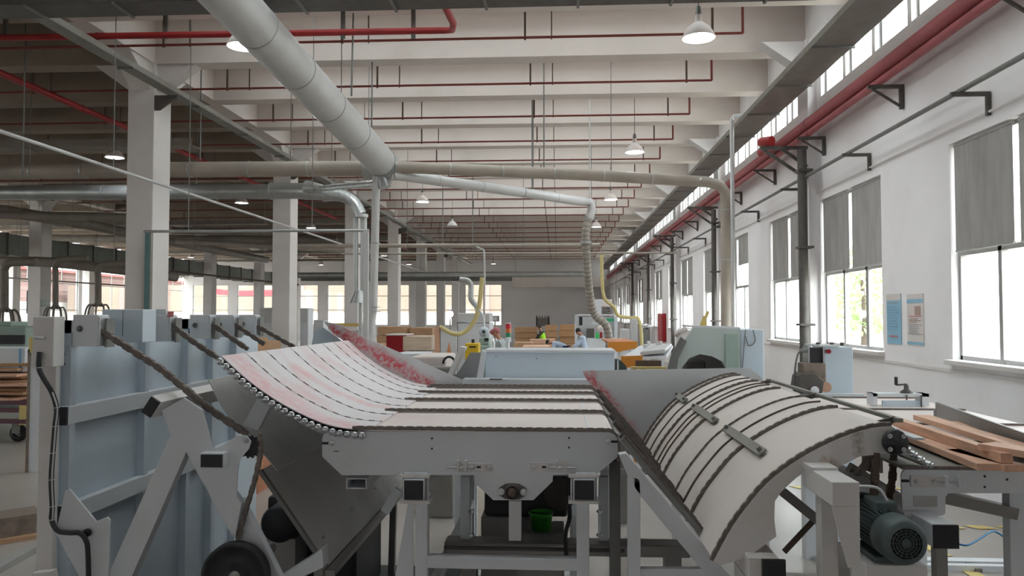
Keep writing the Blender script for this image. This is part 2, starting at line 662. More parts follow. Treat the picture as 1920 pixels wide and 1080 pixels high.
for yc in added_rooflights:  # frame and pane of each added rooflight, unseen above the beams
    o = struct(MB().bb((RL0 - 0.05, yc - RLW / 2 - 0.05, 8.4), (RL1 + 0.05, yc - RLW / 2, 8.45)).bb((RL0 - 0.05, yc + RLW / 2, 8.4), (RL1 + 0.05, yc + RLW / 2 + 0.05, 8.45)), 'window_%d' % nw, M_alu); nw += 1
    MB().bb((RL0, yc - RLW / 2, 8.41), (RL1, yc + RLW / 2, 8.418)).build('window_pane', M_glass, o)
# roller blinds: two cloths on every window, drawn half way
bl_names = {}
NB = 0
for i, (a, b) in enumerate(wins):
    if b < 6: continue
    L = b - a
    for j, (s, e) in enumerate(((0.03, 0.475), (0.525, 0.985))):
        if i % 5 == 4 and j == 0: zb = TZ + 0.55
        else: zb = TZ + 0.0
        y0, y1 = a + L * s, a + L * e
        wn_ = ORD[NB // 2]
        side = 'near' if j == 0 else 'far'
        t = thing('roller_blind', '%s half of the grey cloth blinds on the %s wall window counted from the camera' % (side, wn_), 'blind', (XR + 0.04, (y0 + y1) / 2, zb), 'grey blinds on the right wall windows')
        A = []; B = []
        n = 14
        for q in range(n + 1):
            yy = y0 + (y1 - y0) * q / n
            xx = XR + 0.045 + 0.006 * math.sin(q * 1.7 + i)
            A.append(V(xx, yy, zb)); B.append(V(xx, yy, WZ1 - 0.03))
        MB().strip(A, B, 0.003, (1, 0, 0)).build('blind_cloth', M_blind, t)
        MB().tube([V(XR + 0.045, y0, zb), V(XR + 0.045, y1, zb)], 0.014, 8).build('bottom_rail', M_alu, t)
        MB().tube([V(XR + 0.05, y0, WZ1 - 0.03), V(XR + 0.05, y1, WZ1 - 0.03)], 0.022, 8).build('roller', M_alu, t)
        NB += 1

# ---- far wall: solid on the right, windows on the left
fw = MB()
fw.bb((-4.1, YF, 0), (XR + 0.25, YF + 0.25, 8.2))
fw.bb((XL, YF, 4.9), (-4.1, YF + 0.25, 8.2)); fw.bb((XL, YF, 0), (-4.1, YF + 0.25, 1.1))
fwin = []
x = XL
while x + 0.9 < -4.6:
    fw.bb((x, YF, 1.1), (x + 0.9, YF + 0.25, 4.9))
    fwin.append((x + 0.9, min(x + 4.3, -4.1)))
    x += 4.3
if x < -4.1: fw.bb((x, YF, 1.1), (-4.1, YF + 0.25, 4.9))
struct(fw, 'wall_far', M_farwall)
for a, b in fwin:
    if b - a < 0.4: continue
    fr = MB()
    yy = YF + 0.1
    for z in (1.1, 2.5, 3.8, 4.84):
        fr.bb((a, yy - 0.03, z), (b, yy + 0.03, z + 0.06))
    for f in (0, 0.5, 1):
        xx = a + (b - a - 0.06) * f
        fr.bb((xx, yy - 0.03, 1.1), (xx + 0.06, yy + 0.03, 4.9))
    o = struct(fr, 'window_%d' % nw, M_alu); nw += 1
    MB().bb((a, yy - 0.004, 1.1), (b, yy + 0.004, 4.9)).build('window_pane', M_glass, o)
struct(MB().bb((-4.1, YF - 0.5, 4.6), (XR, YF, 5.5)), 'trim_2', M_concrete)

# ---- left wall: piers with tall openings
lw = MB()
lw.bb((XL - 0.25, -9, 5.6), (XL, YF, 6.6)); lw.bb((XL - 0.25, -9, 7.4), (XL, YF, 8.2)); lw.bb((XL - 0.25, -9, 0), (XL, YF, 0.9))
lwin = []
y = -9
while y < YF - 1:
    lw.bb((XL - 0.25, y, 0.9), (XL, y + 0.8, 7.4))
    lwin.append((y + 0.8, min(y + 8.0, YF)))
    y += 8.0
struct(lw, 'wall_left', M_farwall)
for a, b in lwin:
    fr = MB()
    xx = XL - 0.12
    for z in (0.9, 2.4, 4.3, 5.54):
        fr.bb((xx - 0.03, a, z), (xx + 0.03, b, z + 0.06))
    for f in (0, 0.25, 0.5, 0.75, 1):
        yy = a + (b - a - 0.05) * f
        fr.bb((xx - 0.025, yy, 4.3 if f in (0.25, 0.75) else 0.9), (xx + 0.025, yy + 0.05, 5.6))
    o = struct(fr, 'window_%d' % nw, M_alu); nw += 1
    MB().bb((xx - 0.004, a, 0.9), (xx + 0.004, b, 5.6)).build('window_pane', M_glass, o)

# ---- outside: yard, facing building with a red awning, trees
M_yard = mat('yard_concrete', 'B8B2A8', 0.9, var=0.06, scale=0.4)
yd = struct(MB().bb((-140, -30, -0.45), (90, 140, -0.25)), 'ground_outside', M_yard)
M_facade = mat('pink_beige_facade', '8E7470', 0.9, var=0.05, scale=0.3)
M_facade2 = mat('peach_facade', '857468', 0.9, var=0.06, scale=0.3)
M_fwhite = mat('bright_facade', 'C8C4C0', 0.9, var=0.03, scale=0.3)
fac = thing('neighbour_building', 'pinkish building with thin horizontal bands across the yard beyond the left windows', 'building', (-60, 40, -0.25))
MB().bb((-66, -20, 3.6), (-60.6, 130, 7.2)).build('upper_wall', M_facade, fac)
MB().bb((-66, -20, -0.25), (-60.1, 130, 3.6)).build('lower_wall', M_fwhite, fac)
copies(MB().bb((-60.05, -20, 3.9), (-59.95, 130, 4.05)).build('wall_band', mat('band_brown', '6B5852', 0.9), fac), [(0, 0, 0.9), (0, 0, 1.9), (0, 0, 2.7)])
MB().bb((-60.6, -20, 7.2), (-59.6, 130, 7.5)).build('roof_edge', mat('red_brown_tile', '8A4A46', 0.8), fac)
fac = thing('neighbour_building', 'peach coloured building seen through the windows of the far wall', 'building', (-20, 92, -0.25))
MB().bb((-59, 90, 2.4), (-3, 96, 5.6)).build('upper_wall', M_facade2, fac)
MB().bb((-59, 90.1, -0.25), (-3, 96, 2.4)).build('lower_wall', M_fwhite, fac)
copies(MB().bb((-58, 89.9, -0.25), (-57.4, 90.1, 5.6)).build('wall_pier', M_facade, fac), [(5.5 * q, 0, 0) for q in range(1, 10)])
aw = thing('awning', 'long red cloth awning stretched outside, seen left of the second column', 'awning', V(at(460, 545, 77).x, 77, 0))
A_ = [at(400, 541, 77), at(445, 545, 77), at(520, 543, 77)]
B_ = [at(400, 551, 76.4), at(445, 554, 76.4), at(520, 554, 76.4)]
MB().strip([V(*q) for q in smooth_path(A_, 4)], [V(*q) for q in smooth_path(B_, 4)], 0.03).build('awning_cloth', mat('red_cloth', 'B81C28', 0.7), aw)
for q in (B_[0], B_[2]):
    MB().cyl((q.x, q.y, -0.25), (q.x, q.y, q.z), 0.06, 8).build('post', M_grey, aw)


def tree(x, y, h, r, lab):
    t = thing('tree', lab, 'tree', (x, y, -0.25))
    MB().tube([V(x, y, -0.25), V(x + 0.1, y, h * 0.5), V(x, y, h * 0.8)], [0.16, 0.11, 0.05], 8).build('trunk', M_rod, t)
    m = MB()
    for i in range(700):
        a = random.uniform(0, 2 * PI); c = random.uniform(-1, 1); q = r * random.uniform(0.5, 1) ** 0.6
        s = math.sqrt(1 - c * c)
        p = V(x + q * s * math.cos(a), y + q * s * math.sin(a), h * 0.72 + q * c * 1.1)
        d1 = V(random.uniform(-1, 1), random.uniform(-1, 1), random.uniform(-1, 1)).normalized() * 0.16
        d2 = d1.cross(V(random.uniform(-1, 1), random.uniform(-1, 1), random.uniform(-1, 1))).normalized() * 0.07
        m.add([p - d1, p + d2, p + d1, p - d2], [(0, 1, 2, 3)])
    f = m.build('foliage', M_leaf, t); f['kind'] = 'stuff'


tree(9.6, 25.0, 4.0, 1.4, 'leafy green tree outside the open wall window behind the two posters')

# ---- floor markings
fm = MB()
for i in range(-2, 30):
    fm.prism([V(3.3 + 0, 4 + i * 0.6, 0.004), V(3.42, 4 + i * 0.6, 0.004), V(3.42, 4.3 + i * 0.6, 0.004), V(3.3, 4.3 + i * 0.6, 0.004)], (0, 0, 0.003))
for i in range(12):
    for yy in (7.9, 9.6):
        fm.prism([V(2.9 + i * 0.3, yy, 0.004), V(3.1 + i * 0.3, yy, 0.004), V(3.02 + i * 0.3, yy + 0.12, 0.004), V(2.82 + i * 0.3, yy + 0.12, 0.004)], (0, 0, 0.003))
fm.bb((-5.6, -5, 0.003), (-5.48, 60, 0.007)); fm.bb((-20, 5.0, 0.003), (-3.5, 5.12, 0.007))
struct(fm, 'floor_marking', M_yellow)

# ================================================================ OVERHEAD
# sprinkler branch pipes, one in each gap between beams
SPZ = H + 4.805
sp_root = thing('sprinkler_pipe', '', 'pipe', (0, 13.25, SPZ), 'thin red sprinkler branch pipes under the ceiling')
MB().tube([V(-21, 13.25, SPZ), V(3.17, 13.25, SPZ)], 0.024, 8).build('pipe', M_redthin, sp_root)
MB().tube([V(3.17, 13.25, SPZ), V(3.17, 13.25, 8.2)], 0.024, 8).build('riser', M_redthin, sp_root)
for i, hx in enumerate((-18.5, -14.6, -11.3, -10.9, -7.0, -6.52, -3.77, -3.3, -0.55, -0.09, 2.66)):
    w = 0.035 if i % 2 == 0 else 0.022
    MB().bar((hx, 13.25, SPZ - 0.04), (hx, 13.25, 8.2), w, w).build('hanger', M_rod, sp_root)
for k in range(-1, 21):
    lab = 'thin red sprinkler pipe across the hall, %s gap between the ceiling beams' % ORD[k + 1]
    if k == 0: sp_root['label'] = lab
    else: dup(sp_root, (0, BSTEP * k, 0), lab)


def lamp(px, py, on=True, lab='', D=None):
    z = H + 3.95
    Y = D or 3.95 * F / (590 - py)
    p = at(px, py, Y); z = p.z
    t = thing('high_bay_lamp', lab, 'lamp', (p.x, p.y, z), 'bell shaped high bay lamps over the hall')
    c = V(p.x, p.y, z)
    pr = [(0.045, 0.36), (0.05, 0.24), (0.09, 0.21), (0.15, 0.16), (0.2, 0.09), (0.235, 0.02), (0.24, 0.0), (0.23, 0.0), (0.19, 0.08), (0.14, 0.15), (0.08, 0.2), (0.0, 0.2)]
    MB().lathe(pr, c, n=28).build('lamp_shade', M_whitew if not on else M_cream, t)
    MB().lathe([(0, 0.02), (0.19, 0.02), (0.205, 0.035), (0.0, 0.035)], c, n=28).build('light_diffuser', M_lamp if on else M_cream, t)
    MB().cyl(c + V(0, 0, 0.34), c + V(0, 0, 0.46), 0.05, 12, 0.03).build('cap', M_grey, t)
    MB().cyl(c + V(0, 0, 0.45), V(p.x, p.y, 8.2), 0.009, 6).build('suspension_rod', M_grey, t)
    return t


M_lamp = emit('lamp_glow', 'F4FAFF', 40)
for a in ((1310, 72, True, 'glowing bell lamp nearest the camera, up near the cable tray at right'),
          (1190, 286, True, 'glowing bell lamp over the flat duct at right, second in the right lamp row'),
          (1145, 375, True, 'glowing bell lamp just above the corner of the slanting silver duct'),
          (1118, 426, True, 'small glowing bell lamp right of the falling hose'),
          (792, 379, True, 'glowing bell lamp right of the silver down pipe'),
          (455, 88, True, 'glowing bell lamp half hidden behind the big sloping duct, at the top'),
          (683, 290, True, 'glowing bell lamp just above the duct junction'),
          (215, 296, True, 'glowing bell lamp left of the first big column'),
          (453, 381, True, 'glowing bell lamp under the silver duct between the first two columns'),
          (583, 428, True, 'small glowing bell lamp right of the second column'),
          (848, 424, False, 'unlit beige bell lamp in the middle of the hall'),
          (358, 483, True, 'tiny glowing lamp right of the first big column, low over the left hall'),
          (602, 497, True, 'tiny glowing lamp right of the second column, low over the left hall'),
          (925, 495, True, 'tiny glowing lamp right of the thin white drop pipe, deep in the hall'),
          (767, 496, True, 'tiny glowing lamp between the fourth and fifth columns'),
          (720, 480, True, 'tiny glowing lamp just right of the silver down pipe')):
    lamp(a[0], a[1], a[2], a[3])


def ptube(name, lab, cat, pts, r, m, n=16, rings=0, ringm=None, group=None, sm=0):
    t = thing(name, lab, cat, pts[0], group)
    q = smooth_path(pts, sm) if sm else [Vector(p) for p in pts]
    MB().tube(q, r, n).build('duct_run' if 'duct' in name else 'pipe_run', m, t)
    if name in ('extraction_duct', 'water_pipe', 'branch_duct', 'conduit') and pts[0].x < 3.9:
        for f in (0.2, 0.75):
            i = min(int(f * (len(q) - 1)), len(q) - 2); c = q[i] + (q[i + 1] - q[i]) * (f * (len(q) - 1) - i)
            if c.z > 3 and abs((q[i + 1] - q[i]).normalized().z) < 0.7:
                MB().cyl(c, V(c.x, c.y, 8.2), 0.009, 6).build('hanger', M_grey, t)
    if rings:
        rr = r if not isinstance(r, (list, tuple)) else max(r)
        st = resample(q, rings)
        for a, b in zip(st, st[1:]):
            d = (b - a).normalized()
            MB().tube([a - d * 0.015, a + d * 0.015], rr + 0.008, n).build('joint_band', ringm or m, t)
    return t


# big sloping duct
pe = at(716, 305, 16.0)
pn = at(470, 40, 10.1)
dv = (pn - pe)
ptube('extraction_duct', 'very large pale round duct sloping down from the top towards the duct junction', 'duct', [pe + dv * 1.65, pe], 0.31, M_galvw, 28, rings=1.35, ringm=M_galv)
MB_j = thing('duct_junction', 'silver junction box where the big sloping duct meets the cross ducts', 'duct', pe)
MB().tube([pe + dv.normalized() * 0.1, pe - dv.normalized() * 0.18, pe - dv.normalized() * 0.38], [0.33, 0.31, 0.2], 28).build('collar', M_galv, MB_j)
MB().tube([pe + V(-0.4, 0.1, -0.1), pe + V(0.3, 0.1, -0.12)], [0.24, 0.24], 20).build('side_branch', M_galv, MB_j)
# cross ducts
ptube('extraction_duct', 'dull brown round duct crossing left from the junction, upper of the two cross ducts', 'duct', [at(690, 316, 16.3), at(330, 318, 16.3), at(-200, 325, 17.2)], 0.165, M_tanduct, 20, rings=1.3, ringm=M_galv)
ptube('extraction_duct', 'silver round duct crossing the left hall, lower of the two cross ducts', 'duct', [at(515, 359, 20.5), at(-200, 362, 20.5)], 0.2, M_galv, 20, rings=1.6)
fit = thing('duct_fitting', 'silver flanged duct branch in front of the second column, above the spiral elbow', 'duct', at(545, 358, 20.5))
MB().tube([at(508, 358, 20.5), at(512, 358, 20.5), at(575, 358, 20.5), at(577, 358, 20.5)], [0.24, 0.22, 0.22, 0.24], 20).build('sleeve', M_galv, fit)
MB().tube([at(576, 358, 20.5), at(608, 367, 20.5)], [0.25, 0.13], 20).build('reducer', M_galv, fit)
MB().tube([at(576, 352, 20.4), at(604, 352, 20.2)], [0.2, 0.09], 16).build('upper_reducer', M_galv, fit)
ptube('branch_duct', 'thin silver duct running from the flanged branch to the junction', 'duct', [at(600, 353, 20.2), at(728, 342, 16.4)], 0.075, M_galv, 16, rings=1.1)
el = smooth_path([at(606, 367, 20.5), at(635, 366, 20.5), at(662, 378, 20.5), at(677, 402, 20.5)], 10)
t = thing('spiral_duct_elbow', 'ribbed silver elbow bending down beside the silver down pipe', 'duct', at(677, 402, 20.5))
MB().tube(el, 0.155, 20).build('elbow', M_galv, t)
q = resample(el, 0.045)
m = MB()
for a, b in zip(q, q[1:]):
    d = (b - a).normalized(); m.tube([a - d * 0.008, a + d * 0.008], 0.163, 18)
m.build('spiral_seam', M_galv, t)
MB().tube([at(677, 402, 20.5), at(677, 408, 20.5)], 0.19, 20).build('flange', M_galv, t)
t = thing('vertical_duct', 'twin silver ducts dropping below the ribbed elbow', 'duct', at(677, 560, 20.5))
for i, (xx, r) in enumerate(((682, 0.09), (667, 0.07))):
    MB().tube([at(xx, 408, 20.5), at(xx, 545, 20.5)], r, 16).build('duct_pipe', M_galv, t)
MB().tube([at(674, 545, 20.5), at(674, 568, 20.5)], [0.12, 0.26], 16).build('hood', M_galv, t)
MB().tube([at(676, 568, 20.5), at(676, 600, 20.5), at(676, 640, 20.5)], [0.06, 0.06, 0.06], 12).build('lower_pipe', M_galv, t)
t = thing('vertical_duct', 'single pale silver down pipe from the junction, flaring at the bottom', 'duct', at(700, 650, 16.0))
MB().tube([at(706, 322, 16), at(700, 575, 16)], 0.085, 18).build('duct_pipe', M_galvw, t)
for yy in (340, 455, 575, 583):
    MB().tube([at(704, yy, 16), at(704, yy + 2, 16)], 0.098, 18).build('joint_band', M_galv, t)
MB().tube([at(700, 575, 16), at(699, 590, 16), at(697, 600, 16), at(692, 645, 16), at(692, 800, 16)], [0.085, 0.075, 0.085, 0.15, 0.15], 18).build('flared_foot', M_galvw, t)
MB().tube([at(715, 330, 16), at(722, 352, 16)], [0.1, 0.13], 14).build('side_socket', M_galv, t)
ptube('extraction_duct', 'flat beige round duct running right from the junction to a down elbow', 'duct',
      [at(742, 313, 16), at(1100, 328, 17.2), at(1325, 341, 18), at(1350, 347, 18), at(1360, 362, 18), at(1362, 400, 18), at(1362, 618, 18)], 0.125, M_tanduct, 18, rings=1.15, ringm=M_galv)
t = ptube('extraction_duct', 'slanting silver round duct from the junction to the top of the falling hose', 'duct',
      [at(732, 326, 16), at(1000, 364, 18.6), at(1085, 377, 20), at(1106, 379, 20.2), at(1110, 392, 20.2), at(1104, 410, 20.2)], 0.115, M_galvw, 18, rings=1.2)
hose = smooth_path([at(1104, 408, 20.2), at(1098, 440, 20.2), at(1101, 500, 20.4), at(1107, 560, 20.8), at(1117, 592, 21), at(1136, 610, 21), at(1142, 640, 21), at(1143, 720, 21)], 8)
t = thing('flexible_hose', 'grey flexible hose falling from the slanting duct to the white machine', 'hose', at(1142, 640, 21))
MB().tube(hose, 0.105, 14).build('hose_tube', M_tanduct, t)
m = MB()
q = resample(hose, 0.12)
for a, b in zip(q, q[1:]):
    d = (b - a).normalized(); m.tube([a - d * 0.012, a + d * 0.012], 0.112, 12)
m.build('hose_rib', M_grey, t)
MB().tube([at(1098, 452, 20.2), at(1098, 457, 20.2)], 0.15, 14).build('clamp', M_galv, t)

# mid hall ducts and drops
ptube('extraction_duct', 'pale beige duct crossing the hall right above the thin pipe', 'duct', [at(560, 461, 26), at(1125, 460, 26)], 0.065, M_tanduct, 12, rings=2.2)
ptube('water_pipe', 'thin pale pipe crossing the hall just below the beige duct', 'pipe', [at(640, 476, 25), at(1270, 474, 25)], 0.03, M_tanduct, 8)
ptube('extraction_duct', 'grey duct crossing deep in the hall at mid height', 'duct', [at(560, 516, 42), at(1105, 514, 42)], 0.15, M_galv, 12, rings=4)
ptube('extraction_duct', 'second grey duct deep in the hall, slightly lower, on the left', 'duct', [at(565, 523, 44), at(960, 523, 44)], 0.12, M_grey, 12)
ptube('drop_pipe', 'thin white drop pipe with a hooked top in the middle of the hall', 'pipe', [at(893, 463, 18), at(903, 468, 18), at(908, 480, 18), at(908, 590, 18), V(at(906, 700, 18).x, 18, 0.0)], 0.024, M_galvw, 8, sm=3)
hz = smooth_path([at(904, 520, 15.5), at(899, 570, 15.5), at(890, 600, 15.5), at(872, 622, 15.5), at(850, 626, 15.5), at(826, 613, 16.0)], 8)
ptube('flexible_hose', 'yellow hose sagging beside the thin white drop pipe', 'hose', hz, 0.045, M_hose, 10)
ptube('flexible_hose', 'grey hooked duct dropping to the cabinet machine in mid hall', 'duct', [at(862, 524, 20.6), at(876, 526, 20.6), at(883, 536, 20.6), at(883, 560, 20.6), at(894, 575, 20.6), at(897, 590, 20.6)], 0.075, M_galv, 12, sm=4)
hz = [at(1128, 478, 23), at(1129, 530, 23), at(1134, 560, 23), at(1150, 575, 23), at(1160, 592, 23), at(1185, 596, 23), at(1198, 600, 23), at(1203, 640, 23), V(at(1203, 720, 23).x, 23, 0.03)]
ptube('flexible_hose', 'long pale yellow hose dropping to the machines along the right wall', 'hose', hz, 0.05, M_hose, 10, sm=6)

# cable trays
def tray(name, lab, p0, p1, w, h, m, rungs=2.0, lip=True):
    t = thing(name, lab, 'cable tray', p0)
    d = (Vector(p1) - Vector(p0)).normalized()
    s = d.cross(V(0, 0, 1)).normalized()
    MB().bar(p0, p1, w, 0.012).build('tray_bed', m, t)
    for q in (-1, 1):
        MB().bar(Vector(p0) + s * q * w / 2 + V(0, 0, h / 2), Vector(p1) + s * q * w / 2 + V(0, 0, h / 2), 0.012, h).build('side_rail', m, t)
    L = (Vector(p1) - Vector(p0)).length
    if name == 'cable_tray' and p0[0] < 0:
        for f in (0.05, 0.5, 0.92):
            c = Vector(p0) + d * L * f + s * w / 2
            MB().cyl(c, V(c.x, c.y, 8.2), 0.008, 6).build('hanger', M_grey, t)
    c = Vector(p0)
    o = MB().bar(c - s * (w / 2 + 0.02) - V(0, 0, 0.02), c + s * (w / 2 + 0.02) - V(0, 0, 0.02), 0.04, 0.03).build('cross_bracket', M_grey, t)
    copies(o, [d * k * rungs for k in range(1, int(L / rungs) + 1)])
    return t


tray('cable_tray', 'broad grey cable tray along the right wall under the high window strip', (4.23, 2, H + 4.12), (4.23, 70, H + 4.12), 0.62, 0.1, M_tray)
for k in range(9):
    y = 8.8 + 8 * k
    if y < 70:
        for q in (-0.34, 0.34): pass
tl = tray('cable_tray', 'grey cable tray along the left column row below the beams', (-7.78, 3, H + 4.47), (-7.78, 69, H + 4.47), 0.26, 0.1, M_tray, 2.6)
tray('cable_tray', 'dark grey cable tray crossing the very top of the view', (-14, 10.6, H + 4.38), (3.6, 10.6, H + 4.38), 0.5, 0.18, M_dsteel, 1.3)
for k in range(0, 6):
    y = 15.0 + 8 * k
    t = tag(MB().prism([V(-8.1, y, H + 4.42), V(-7.63, y, H + 4.42), V(-7.63, y, H + 4.37), V(-8.0, y, H + 4.12), V(-8.1, y, H + 4.12)], (0, 0.05, 0)).build('tray_bracket', M_dsteel), 'small dark bracket holding the left cable tray on the %s big column' % ORD[k], 'bracket', 'tray brackets on the columns')

# red fire mains
t = ptube('fire_main', 'large red fire pipe along the right wall below the high window strip', 'pipe', [V(4.5, 2, H + 3.42), V(4.5, 70, H + 3.42)], 0.10, M_wallred, 16, rings=6.0)
ptube('fire_pipe', 'thinner red pipe running just under the large red wall pipe', 'pipe', [V(4.5, 2, H + 3.25), V(4.5, 70, H + 3.25)], 0.055, M_wallred, 12, rings=6.0)
ptube('conduit', 'grey conduit along the right wall between the red pipes and the blinds', 'pipe', [V(4.5, 2, H + 2.5), V(4.5, 70, H + 2.5)], 0.03, M_grey, 10)
ptube('conduit', 'thin white conduit on the right wall just above the blinds', 'pipe', [V(4.76, 2, H + 2.24), V(4.76, 70, H + 2.24)], 0.015, M_plaster, 6)
for k, y in enumerate([7.75 + 3.12 * i for i in range(16)]):
    t = thing('pipe_bracket', 'dark triangular bracket under the red wall pipes, %s from the camera' % ORD[k], 'bracket', (4.78, y, H + 2.85), 'triangular brackets under the red wall pipes')
    MB().bb((4.3, y, H + 3.13), (4.78, y + 0.05, H + 3.18)).build('top_arm', M_dsteel, t)
    MB().bb((4.73, y, H + 2.84), (4.78, y + 0.05, H + 3.13)).build('wall_arm', M_dsteel, t)
    MB().bar((4.36, y + 0.025, H + 3.13), (4.74, y + 0.025, H + 2.88), 0.03, 0.03).build('brace', M_dsteel, t)
for k, y in enumerate([8.75 + 3.27 * i for i in range(14)]):
    m = MB().bb((4.36, y, H + 2.42), (4.78, y + 0.045, H + 2.465)).bb((4.74, y, H + 2.2), (4.78, y + 0.045, H + 2.42))
    tag(m.build('conduit_bracket', M_dsteel), 'dark angle bracket under the grey wall conduit, %s from the camera' % ORD[k], 'bracket', 'angle brackets under the grey wall conduit')
# big red pipe crossing near the top, with the elbow
p = [at(-80, 72, 12.6), at(560, 62, 12.6), at(835, 57, 12.6), at(848, 56, 12.5), at(850, 44, 12.2), at(836, 16, 11.6), at(826, -10, 11.2)]
ptube('fire_main', 'red fire pipe crossing the top left with an elbow turning up at its right end', 'pipe', p, 0.055, M_red, 14, rings=2.5)
ptube('fire_main', 'red fire pipe running away along the left hall past the first big column', 'pipe', [V(-10.9, 8, H + 4.74), V(-10.9, 60, H + 4.74)], 0.07, M_red, 14, rings=3)
for k, (x, ya, yb) in enumerate(((775, 17, 72),)):
    pass
for k, x in enumerate((775, 310, 10, 643)):
    a = at(x, 70, 12.6)
    tag(MB().bb((a.x - 0.035, a.y - 0.02, a.z - 0.02), (a.x + 0.035, a.y + 0.02, 8.2)).build('pipe_hanger', M_dsteel), ('dark flat hanger of the red crossing pipe, %s' % ('near its elbow', 'above the first big column', 'at the far left edge of the view', 'right of the big sloping duct')[k]), 'hanger', 'hangers of the red crossing pipe')
# steel drain pipes and bracket clusters at the right columns
for k in range(5):
    y = 14.3 + 8 * k
    t = thing('drain_pipe', 'dark vertical steel pipe down the right wall at the %s column there' % ORD[k], 'pipe', (4.46, y, 0), 'dark steel pipes at the right wall columns')
    MB().cyl((4.46, y, 0), (4.46, y, H + 3.0), 0.085 if k == 0 else 0.07, 12).build('pipe_run', M_dsteel, t)
    for z in (1.9, 3.3, 4.7):
        MB().bb((4.36, y - 0.12, z), (4.62, y + 0.14, z + 0.04)).build('clamp', M_dsteel, t)
    t = thing('steel_bracket', 'large dark welded bracket under the red pipes at the %s right wall column' % ORD[k], 'bracket', (4.64, y, H + 2.6), 'welded brackets at the right wall columns')
    MB().bar((3.75, y + 0.17, H + 3.08), (4.61, y + 0.17, H + 3.08), 0.06, 0.06).build('top_arm', M_dsteel, t)
    MB().bar((3.8, y + 0.17, H + 3.06), (4.60, y + 0.17, H + 2.5), 0.05, 0.05).build('brace', M_dsteel, t)
    MB().bar((4.15, y + 0.17, H + 3.06), (4.60, y + 0.17, H + 2.73), 0.05, 0.05).build('brace', M_dsteel, t)
ptube('fire_pipe', 'short thick red pipe elbow resting on the dark welded bracket', 'pipe', [V(4.28, 16.4, H + 3.4), V(4.2, 15.4, H + 3.36), V(3.85, 14.7, H + 3.24), V(3.95, 14.4, H + 3.2)], 0.09, M_red, 14, sm=3)
# thin drop rods and the riser near the tray
ptube('conduit', 'pale vertical conduit from the wall tray down to the white housing', 'pipe', [at(1412, 214, 16.8), at(1376, 218, 16.8), at(1372, 224, 16.8), at(1376, 640, 16.8)], 0.045, M_galvw, 10)
for k, (x, y0, y1, Y, lab) in enumerate(((1106, 235, 372, 20, 'thin white rod holding the corner of the slanting duct'), (1020, 145, 322, 17.4, 'thin rod holding the flat beige duct, middle one'),
                                    (998, 205, 355, 18.4, 'thin rod holding the slanting silver duct'), (664, -40, 180, 12.7, 'thin slanting rod holding the big sloping duct'),
                                    (697, 115, 238, 15.2, 'thin rod behind the lower end of the big sloping duct'), (42, 20, 330, 14, 'long thin rod at the far left under the ceiling'),
                                    (375, 205, 300, 16.2, 'thin rod holding the upper cross duct right of the first column'), (830, 310, 455, 26, 'thin white rod in the middle of the hall'),
                                    (886, 370, 480, 27, 'thin dark rod above the crossing beige duct'))):
    a = at(x, y0, Y); b = at(x - (5 if x == 664 else 0), y1, Y)
    tag(MB().cyl(b, V(a.x, a.y, max(a.z, 7.1)) if x == 664 else V(b.x, b.y, 8.2), 0.016, 6).build('hanger_rod', M_grey if k else M_galvw), lab, 'rod')
# long rope-like conduit on the left and the electrical conduit
ptube('conduit', 'long pale conduit sloping away in front of the first two big columns', 'pipe', [V(-7.5, 5, H + 2.48), V(-7.5, 24, H + 2.46), V(-7.5, 60, H + 2.36)], 0.028, M_galvw, 10)
t = ptube('conduit', 'level steel conduit strip spanning from the first column to the grey post', 'pipe', [at(270, 434, 14.6), at(692, 432, 14.6)], 0.028, M_galv, 10)
cp = thing('cable_duct', 'slim grey vertical cable duct on the face of the first big column', 'cable duct', at(278, 600, 15))
MB().bb(at(272, 436, 14.9), at(284, 640, 14.99)).build('duct_body', M_tray, cp)
MB().bb(at(272, 436, 14.88), at(278, 640, 14.9)).build('duct_cover', mat('teal_grey', '5E7E80', 0.5), cp)
t = thing('support_post', 'grey square steel post between the twin ducts and the silver down pipe', 'post', at(688, 700, 14.6))
MB().bar(V(at(687, 500, 14.6).x, 14.6, 0), at(687, 432, 14.6), 0.09, 0.09, up=(0, 1, 0)).build('post_tube', M_galvw, t)
MB().box(V(at(687, 500, 14.6).x, 14.6, 0.01), (0.2, 0.2, 0.02)).build('base_plate', M_grey, t)
# left hall big duct and others
t = thing('rectangular_duct', 'dark rectangular duct running away along the left hall', 'duct', (-23.3, 20, 4.6))
MB().bb((-23.6, 8, H + 2.5), (-23.0, 68, H + 3.4)).build('duct_run', mat('dark_green_grey_duct', '6E726C', 0.6, 0.1), t)
copies(MB().bb((-23.65, 9, H + 2.45), (-22.95, 9.06, H + 3.45)).build('duct_flange', M_dsteel, t), [(0, 2 * i, 0) for i in range(1, 30)])
ptube('extraction_duct', 'dark sagging round duct under the left hall ceiling', 'duct', [at(0, 490, 30), at(95, 492, 30), at(240, 508, 31), at(330, 520, 33)], 0.2, M_brownduct, 12, sm=4)
ptube('extraction_duct', 'dark beam like duct slanting across the upper left hall', 'duct', [at(-60, 385, 26), at(150, 418, 30), at(330, 455, 38), at(500, 487, 52)], 0.22, M_brownduct, 12)
ptube('extraction_duct', 'brown round duct crossing the left hall behind the second column', 'duct', [at(330, 452, 34), at(560, 466, 34), at(700, 470, 36)], 0.12, M_tanduct, 12)
ptube('water_pipe', 'thin pipe across the left hall windows', 'pipe', [at(-30, 518, 34), at(120, 528, 34), at(240, 536, 34)], 0.035, M_brownduct, 8)
ptube('water_pipe', 'thin brown rail crossing between the first two columns', 'pipe', [at(320, 508, 30), at(430, 520, 30), at(560, 534, 30)], 0.035, M_rod, 8)
